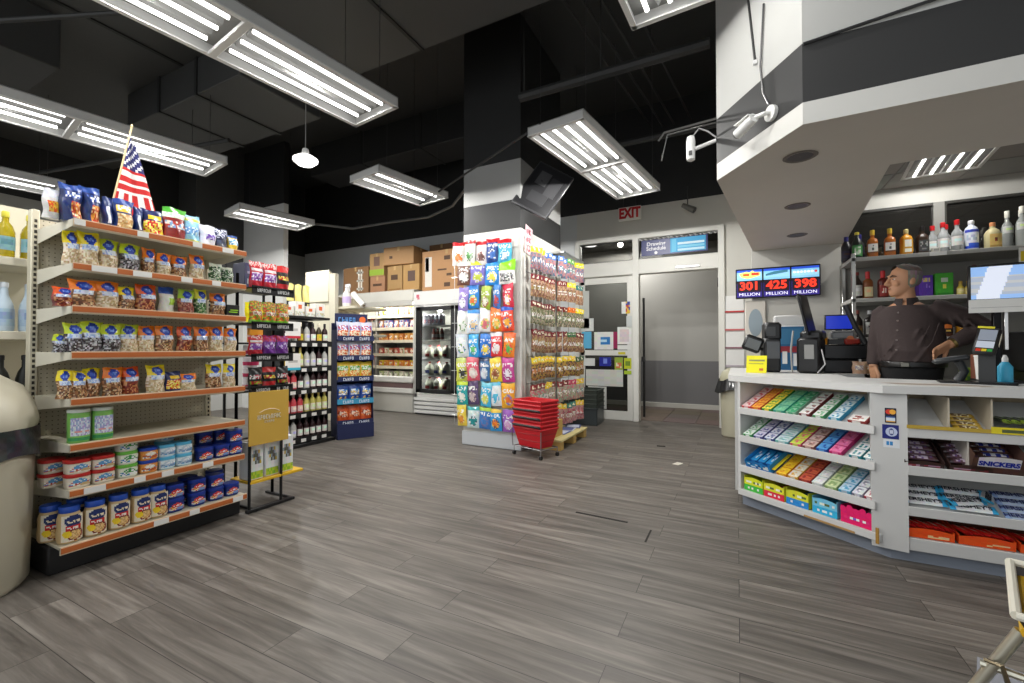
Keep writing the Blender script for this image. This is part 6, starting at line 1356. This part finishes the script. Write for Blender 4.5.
t = thing('shelf_talker','white tag with a yellow figure hanging under the top liquor shelf by the monitor','tag',(2.05,4.992,1.98)); part('card', MB().box(-.03,.05,-.001,.001,-.1,.03,(226,224,218)), CARD, t); part('print', MB().box(-.02,.005,-.002,-.001,-.08,.0,(226,200,40)).box(.02,.035,-.002,-.001,-.06,-.02,(60,60,60)), GRAPHIC, t)
for k,(dx,dy,c) in enumerate(((0,0,(206,170,140)),(.07,.03,(190,150,110)),(.03,.1,(226,214,196)))):
    me = bag(.1,.1,.05,art_of([(0,1,0,1,c),(.2,.8,.3,.7,[J(c,40),(236,226,206)])]),stand=True).mesh('film_bag',FOIL)
    single('snack_packet',me,FOIL,'crumpled pale packet by the cashier\'s lowered hand, %s of three' % ('front','right','rear')[k],'packet',(.90+dx,4.56+dy,CT),R(20*k),'pale packets by the cashier')

# ------------------------------------------------------------------ cashier
def remesh(mb, vox, col, m, name, smooth=6):
    me = mb.mesh(name,m); o = bpy.data.objects.new('tmp',me); COL.objects.link(o)
    r = o.modifiers.new('r','REMESH'); r.mode = 'VOXEL'; r.voxel_size = vox; r.use_smooth_shade = True
    s = o.modifiers.new('s','SMOOTH'); s.iterations = smooth; s.factor = .5
    bpy.context.view_layer.update()
    nm = bpy.data.meshes.new_from_object(o.evaluated_get(bpy.context.evaluated_depsgraph_get()))
    bpy.data.objects.remove(o); nm.name = name
    for a in [a.name for a in nm.color_attributes]: nm.color_attributes.remove(nm.color_attributes[a])
    ca = nm.color_attributes.new('Col','BYTE_COLOR','POINT')
    fl = []
    for v in nm.vertices:
        c = col(v.co) if callable(col) else col
        fl += [c[0]/255,c[1]/255,c[2]/255,1.0]
    ca.data.foreach_set('color_srgb',fl)
    nm.polygons.foreach_set('use_smooth',[True]*len(nm.polygons))
    nm.materials.clear(); nm.materials.append(m); return nm
def loft(m, rings, n=28, col=(200,)*3, cap=True):
    """rings (cx,cy,z,rx,front,back)"""
    i = len(m.v)
    for cx,cy,z,rx,f,b in rings:
        for k in range(n):
            a = 2*PI*k/n; s = math.sin(a); m.v.append((cx+rx*math.cos(a), cy+(b if s > 0 else f)*s, z))
    for j in range(len(rings)-1):
        for k in range(n):
            k2=(k+1)%n; m.face((i+j*n+k,i+j*n+k2,i+(j+1)*n+k2,i+(j+1)*n+k),col,True)
    if cap: m.face(tuple(i+k for k in range(n))[::-1],col); m.face(tuple(i+(len(rings)-1)*n+k for k in range(n)),col)
    return m
def ball(m, c, rx, ry, rz, col, n=14):
    i = len(m.v)
    prof = [(max(.001,math.cos(-PI/2+PI*k/8)),math.sin(-PI/2+PI*k/8)) for k in range(9)]
    m.lathe(prof,n,col); 
    for q in range(i,len(m.v)): x,y,z = m.v[q]; m.v[q] = (c[0]+x*rx,c[1]+y*ry,c[2]+z*rz)
    return m
PX, PY = 1.104, 4.215
pr_ = thing('person','person in a dark brown shirt behind the counter, hand on hip, looking left','person',(PX,PY,0),R(-22))
SK = (186,138,106)
HD = Matrix.Translation((.0,-.01,1.70)) @ Matrix.Rotation(R(-52),4,'Z') @ Matrix.Rotation(R(-3),4,'X')
SHR_L, ELB_L, WRI_L = (-.13,.01,1.465), (-.165,.0,1.22), (-.175,-.06,1.055)
SHR_R, ELB_R, WRI_R = (.165,.01,1.475), (.41,.07,1.335), (.235,-.10,1.225)
TORSO = [(.03,0,.93,.145,.12,.13),(.03,0,1.02,.155,.15,.14),(.04,0,1.10,.172,.185,.15),(.04,0,1.18,.178,.195,.155),(.03,0,1.27,.178,.17,.15),(.015,0,1.36,.178,.14,.14),(.01,0,1.43,.175,.115,.125),(.01,0,1.475,.155,.095,.105),(.01,0,1.515,.105,.08,.085),(.01,0,1.54,.068,.066,.07)]
b = MB()
loft(b,TORSO)
b.tube([(.01,.012,1.50),(.005,.0,1.60),(.0,-.01,1.67)],[.064,.056,.055],SK,16)
i0 = b.mark()
loft(b,[(0,-.05,-.118,.018,.02,.02),(0,-.045,-.108,.036,.04,.04),(0,-.03,-.085,.05,.062,.055),(0,-.015,-.055,.06,.076,.07),(0,0,-.02,.068,.088,.088),(0,.005,.015,.072,.09,.092),(0,.005,.045,.073,.09,.094),(0,.005,.075,.066,.08,.085),(0,.008,.1,.046,.055,.062),(0,.01,.116,.016,.02,.022)],24)
ball(b,(0,-.088,.028),.045,.012,.012,SK)                                   # brow
b.tube([(0,-.086,.022),(0,-.103,-.008),(0,-.116,-.032),(0,-.088,-.042)],[.010,.012,.016,.012],SK,10)
for s in (-1,1):
    ball(b,(s*.013,-.098,-.034),.01,.012,.009,SK); ball(b,(s*.073,.012,-.01),.008,.02,.032,SK); ball(b,(s*.04,-.07,-.03),.02,.014,.018,SK)
ball(b,(0,-.086,-.062),.022,.010,.006,SK); ball(b,(0,-.084,-.073),.019,.010,.006,SK); ball(b,(0,-.074,-.102),.02,.016,.014,SK)
b.xf(HD,i0)
b.tube([SHR_L,(-.15,.005,1.34),ELB_L,(-.17,-.03,1.13),WRI_L],[.06,.052,.043,.04,.028],SK,14)
b.tube([SHR_R,(.30,.04,1.41),ELB_R,(.33,-.01,1.285),WRI_R],[.06,.052,.045,.042,.029],SK,14)
def hand(m, M, curl):
    """palm in local XZ hanging down -Z, thumb towards +X, fingers bend towards -Y"""
    i0 = m.mark()
    m.box(-.04,.04,-.014,.014,-.095,.01,SK,.012)
    for k,(x,l) in enumerate(((.03,.072),(.010,.082),(-.011,.076),(-.031,.06))):
        p = Vector((x,0,-.088)); pts=[p]; a = .1
        for sgm in (.45,.32,.23):
            a += curl; p = p+Vector((x*.12,-math.sin(a)*l*sgm,-math.cos(a)*l*sgm)); pts.append(p)
        m.tube(pts,[.0095,.009,.0085,.007],SK,8)
    m.tube([(.034,-.004,-.02),(.058,-.014,-.05),(.064,-.028,-.078),(.06,-.036,-.098)],[.014,.012,.010,.008],SK,8)
    m.xf(M,i0)
hand(b, Matrix.Translation(WRI_L) @ Matrix.Rotation(R(14),4,'X') @ Matrix.Rotation(R(-4),4,'Y') @ Matrix.Rotation(R(-40),4,'Z'), .28)
dirv = (Vector((.165,-.16,1.165))-Vector(WRI_R)).normalized()
q_ = Vector((0,0,-1)).rotation_difference(dirv).to_matrix().to_4x4()
hand(b, Matrix.Translation(WRI_R) @ q_ @ Matrix.Rotation(R(70),4,'Z'), .3)
for s in (-1,1): b.tube([(.03+s*.075,.0,.98),(.03+s*.09,-.01,.52),(.03+s*.095,.0,.1)],[.095,.06,.045],SK,14); b.tube([(.03+s*.105,.03,.06),(.03+s*.11,-.12,.04)],[.045,.035],SK,10)
def skincol(co):
    return SK
part('body', remesh(b,.0055,skincol,SKIN,'body'), SKIN, pr_)
# shirt
SHC = (58,47,46)
s = MB()
i0 = s.mark(); loft(s,[(c[0],c[1],c[2],c[3]+.014,c[4]+.014,c[5]+.014) for c in TORSO[2:9]])
s.tube([(-.10,.01,1.485),SHR_L,(-.15,.005,1.34),ELB_L,(-.171,-.03,1.13),(-.175,-.055,1.07)],[.062,.068,.06,.055,.05,.04],SHC,16)
s.tube([(.14,.01,1.485),SHR_R,(.30,.04,1.415),ELB_R,(.33,-.01,1.29),(.255,-.085,1.238)],[.07,.078,.07,.064,.056,.043],SHC,16)
ball(s,(.425,.07,1.335),.045,.045,.05,SHC)
for k in range(5): s.tube([(-.12+.05*k,-.165-.01*k,1.10+.012*(k%2)),(-.08+.06*k,-.205+.006*k,1.16+.02*k),(.0+.05*k,-.16,1.30+.02*k)],.007,SHC,6)
for k in range(3): s.tube([(.22+.05*k,-.035,1.46-.03*k),(.25+.06*k,-.04,1.39-.03*k),(.26+.06*k,-.02,1.345-.03*k)],.012,SHC,6)
sh_ = part('shirt', remesh(s,.009,lambda co: SHC,CLOTH,'shirt',4), CLOTH, pr_)
c = MB()
for sd in (-1,1):
    c.grid(lambda u,v:((.01+.0*u)+sd*(.062+.022*v*(1-u*.4))*math.sin(.15+u*2.6),-(.072+.022*v)*math.cos(.15+u*2.6)+.005,1.565-.055*v+.012*u),10,3,(50,41,40))
part('collar', c, CLOTH, pr_)
m = MB()
for z in (1.46,1.40,1.33,1.26,1.19): 
    y = -.245
    # surface of the shirt front at this height
    for q in range(len(TORSO)-1):
        a_, b_ = TORSO[q], TORSO[q+1]
        if a_[2] <= z <= b_[2]: y = -((a_[4]+(b_[4]-a_[4])*(z-a_[2])/(b_[2]-a_[2]))+.019)
    i0 = m.mark(); m.tube([(-.02,y,z),(-.02,y-.005,z)],.006,(110,100,96),10)
part('button', m, PLAST, pr_)
tr = MB()
loft(tr,[(.03,0,.86,.16,.14,.145),(.03,0,.97,.168,.155,.155),(.035,0,1.09,.178,.185,.16)])
for sd in (-1,1): tr.tube([(.03+sd*.075,.0,.95),(.03+sd*.09,-.01,.5),(.03+sd*.095,.0,.09)],[.105,.085,.075],(26,26,27),16)
part('trousers', remesh(tr,.012,lambda co:(28,28,29),CLOTH,'trousers',4), CLOTH, pr_)
m = MB(); loft(m,[(.035,0,1.066,.186,.196,.166),(.035,0,1.07,.19,.2,.17),(.035,0,1.10,.192,.203,.17),(.035,0,1.105,.188,.2,.167)],28,(20,19,19),cap=False); be = part('belt', m, PLAST, pr_)
part('buckle', MB().box(-.0,.05,-.212,-.2,1.068,1.102,(110,108,100),.004), METAL, be)
for sd in (-1,1):
    part('shoe', MB().box(-.045,.045,-.19,.07,0,.025,(20,20,20),.01).tube([(0,.05,.06),(0,-.06,.055),(0,-.17,.035)],[.048,.045,.03],(24,24,24),12).xf(Matrix.Translation((.03+sd*.11,0,0))), PLAST, pr_)
# hair: short grey sides and back, thin on top
h = MB()
HR = [(-.065,.052,.03),(-.03,.071,.085),(.0,.076,.097),(.03,.078,.1),(.06,.077,.099),(.085,.068,.09),(.105,.05,.07),(.119,.02,.03),(.121,.001,.001)]
def hairf(u, v):
    z, rx, ry = HR[min(len(HR)-1,int(round(v*(len(HR)-1))))]
    lim = .28+.12*max(0,(z-.0)*6) if z < .07 else .9
    a = PI/2+(u-.5)*2*(PI/2+lim*.9 if z < .07 else PI/2+.55+ (z-.07)*24)
    return (rx*math.cos(a)*1.02, .006+ry*math.sin(a)*1.02, z+.003)
h.grid(hairf,26,len(HR)-1,lambda u,v: J((98,90,84),10) if v > .55 else J((128,122,116),14))
part('hair', h.xf(HD), CLOTH, pr_)
f = MB()
for sd in (-1,1):
    ball(f,(sd*.031,-.082,.004),.011,.007,.005,(214,202,190))
part('eye', f.xf(HD), SKIN, pr_)
f = MB()
for sd in (-1,1): ball(f,(sd*.031,-.088,.004),.005,.003,.0048,(40,28,22)); 
part('pupil', f.xf(HD), PLAST, pr_)
f = MB()
for sd in (-1,1): f.tube([(sd*.014,-.098,.022),(sd*.034,-.095,.029),(sd*.054,-.08,.022)],[.004,.005,.003],(70,58,50),6)
part('eyebrow', f.xf(HD), CLOTH, pr_)
f = MB()
f.tube([(-.02,-.094,-.066),(0,-.0975,-.066),(.02,-.094,-.066)],.0028,(120,66,56),6); part('lip_line', f.xf(HD), SKIN, pr_)
wa = MB(); wa.tube([(.262,-.082,1.241),(.248,-.09,1.233)],.036,(170,150,96),16,sx=1); part('watch', wa, METAL, pr_)

# ------------------------------------------------------------------ corner rack at lower right and floor litter
RKC = Matrix.Translation((0,0,0)) @ Matrix.Rotation(R(27.1),4,'Z')
SR = R(-20)
SM = Matrix.Translation(RKC @ Vector((1.30,1.14,0))) @ Matrix.Rotation(SR,4,'Z') @ Matrix.Translation((.27,.14,0))
t = thing('wire_stand','cream tubular stand with a yellow-edged basket at the lower right corner','stand',SM.translation,SR)
CRM = (214,210,192)
m = MB(); m.tube([(-.47,-.1,0),(-.265,-.1,.46)],.014,CRM,10); m.tube([(-.12,.25,0),(-.15,.2,.46)],.014,CRM,10); m.tube([(.5,-.1,0),(.3,-.1,.46)],.014,CRM,10); m.tube([(.5,.25,0),(.3,.2,.46)],.014,CRM,10)
m.tube([(-.39,-.1,.2),(.42,-.1,.2)],.01,CRM,8); m.tube([(-.34,-.1,.34),(.36,-.1,.34)],.01,CRM,8)
part('frame', m, METAL, t)
bk = MB()
lo = [(-.23,-.12,.42),(.27,-.12,.42),(.27,.22,.42),(-.23,.22,.42)]; hi = [(-.275,-.16,.52),(.31,-.16,.52),(.31,.26,.52),(-.275,.26,.52)]
for k in range(4): bk.poly([lo[k],lo[(k+1)%4],hi[(k+1)%4],hi[k]],(60,50,44))
bk.poly(lo,(60,50,44)); part('basket', bk, PLAST, t)
m = MB()
for k in range(4):
    a = Vector(lo[k]).lerp(Vector(hi[k]),.55); b2 = Vector(lo[(k+1)%4]).lerp(Vector(hi[(k+1)%4]),.55); m.tube([a,b2],.014,(226,180,40),8)
part('yellow_edge', m, PLAST, t)
m = MB()
for k in range(4): m.tube([hi[k],hi[(k+1)%4]],.011,(226,222,206),8)
part('rim', m, PLAST, t)
part('sign_panel', MB().box(-.25,.3,-.135,-.125,.29,.395,(226,222,206)).box(-.235,.29,-.138,-.135,.30,.385,(206,110,40)), CARD, t)
part('lower_tray', MB().box(-.35,.35,-.1,.22,.19,.2,(150,152,160)).box(-.34,.35,-.115,-.105,.2,.28,(158,160,168)), PAINT, t)
part('lower_box', MB().box(-.33,.36,-.12,.2,.06,.185,(130,92,56),.006), CARD, t)
part('hook', MB().tube([(-.37,-.115,.25),(-.34,-.14,.26),(-.33,-.14,.22)],.006,(226,224,214),6), METAL, t); part('hook', MB().tube([(-.33,-.115,.36),(-.3,-.14,.37),(-.29,-.14,.33)],.006,(120,110,90),6), METAL, t)
for k in range(5):
    me = bag(.11,.12,.07,art_of([(0,1,0,1,(200,180,150)),(.1,.9,.2,.8,[(226,214,196),(150,90,70),(206,150,130),(110,80,60)])]),stand=True).mesh('film_bag',FOIL)
    p = SM @ Vector((-.2+.1*k,-.02+.1*(k%2),.425)); single('snack_packet',me,FOIL,'pale patterned packet in the yellow-edged basket, %s from the left' % ORD[k],'packet',p,SR+R(25*k),'packets in the corner basket')
single('paper_scrap',MB().box(-.03,.035,-.06,.05,0,.002,(214,208,196)),CARD,'small white paper scrap on the floor between the baskets and the counter','paper',(-.56,4.88,.001),R(-20))
single('floor_stain',MB().box(-.05,.05,-.03,.03,0,.0015,(36,32,28)),CARD,'small dark worn patch on the floor in front of the doorway','stain',(-.84,5.66,.0005),R(8))
single('floor_gap',MB().box(-.19,.19,-.012,.012,0,.0012,(30,26,24)),CARD,'short dark open plank joint in the middle of the floor','joint',(-.87,3.09,.0005),R(-3))
single('floor_gap',MB().box(-.006,.006,-.1,.1,0,.0012,(30,26,24)),CARD,'dark cross joint beside the longer open plank joint','joint',(-.515,2.92,.0005),0)
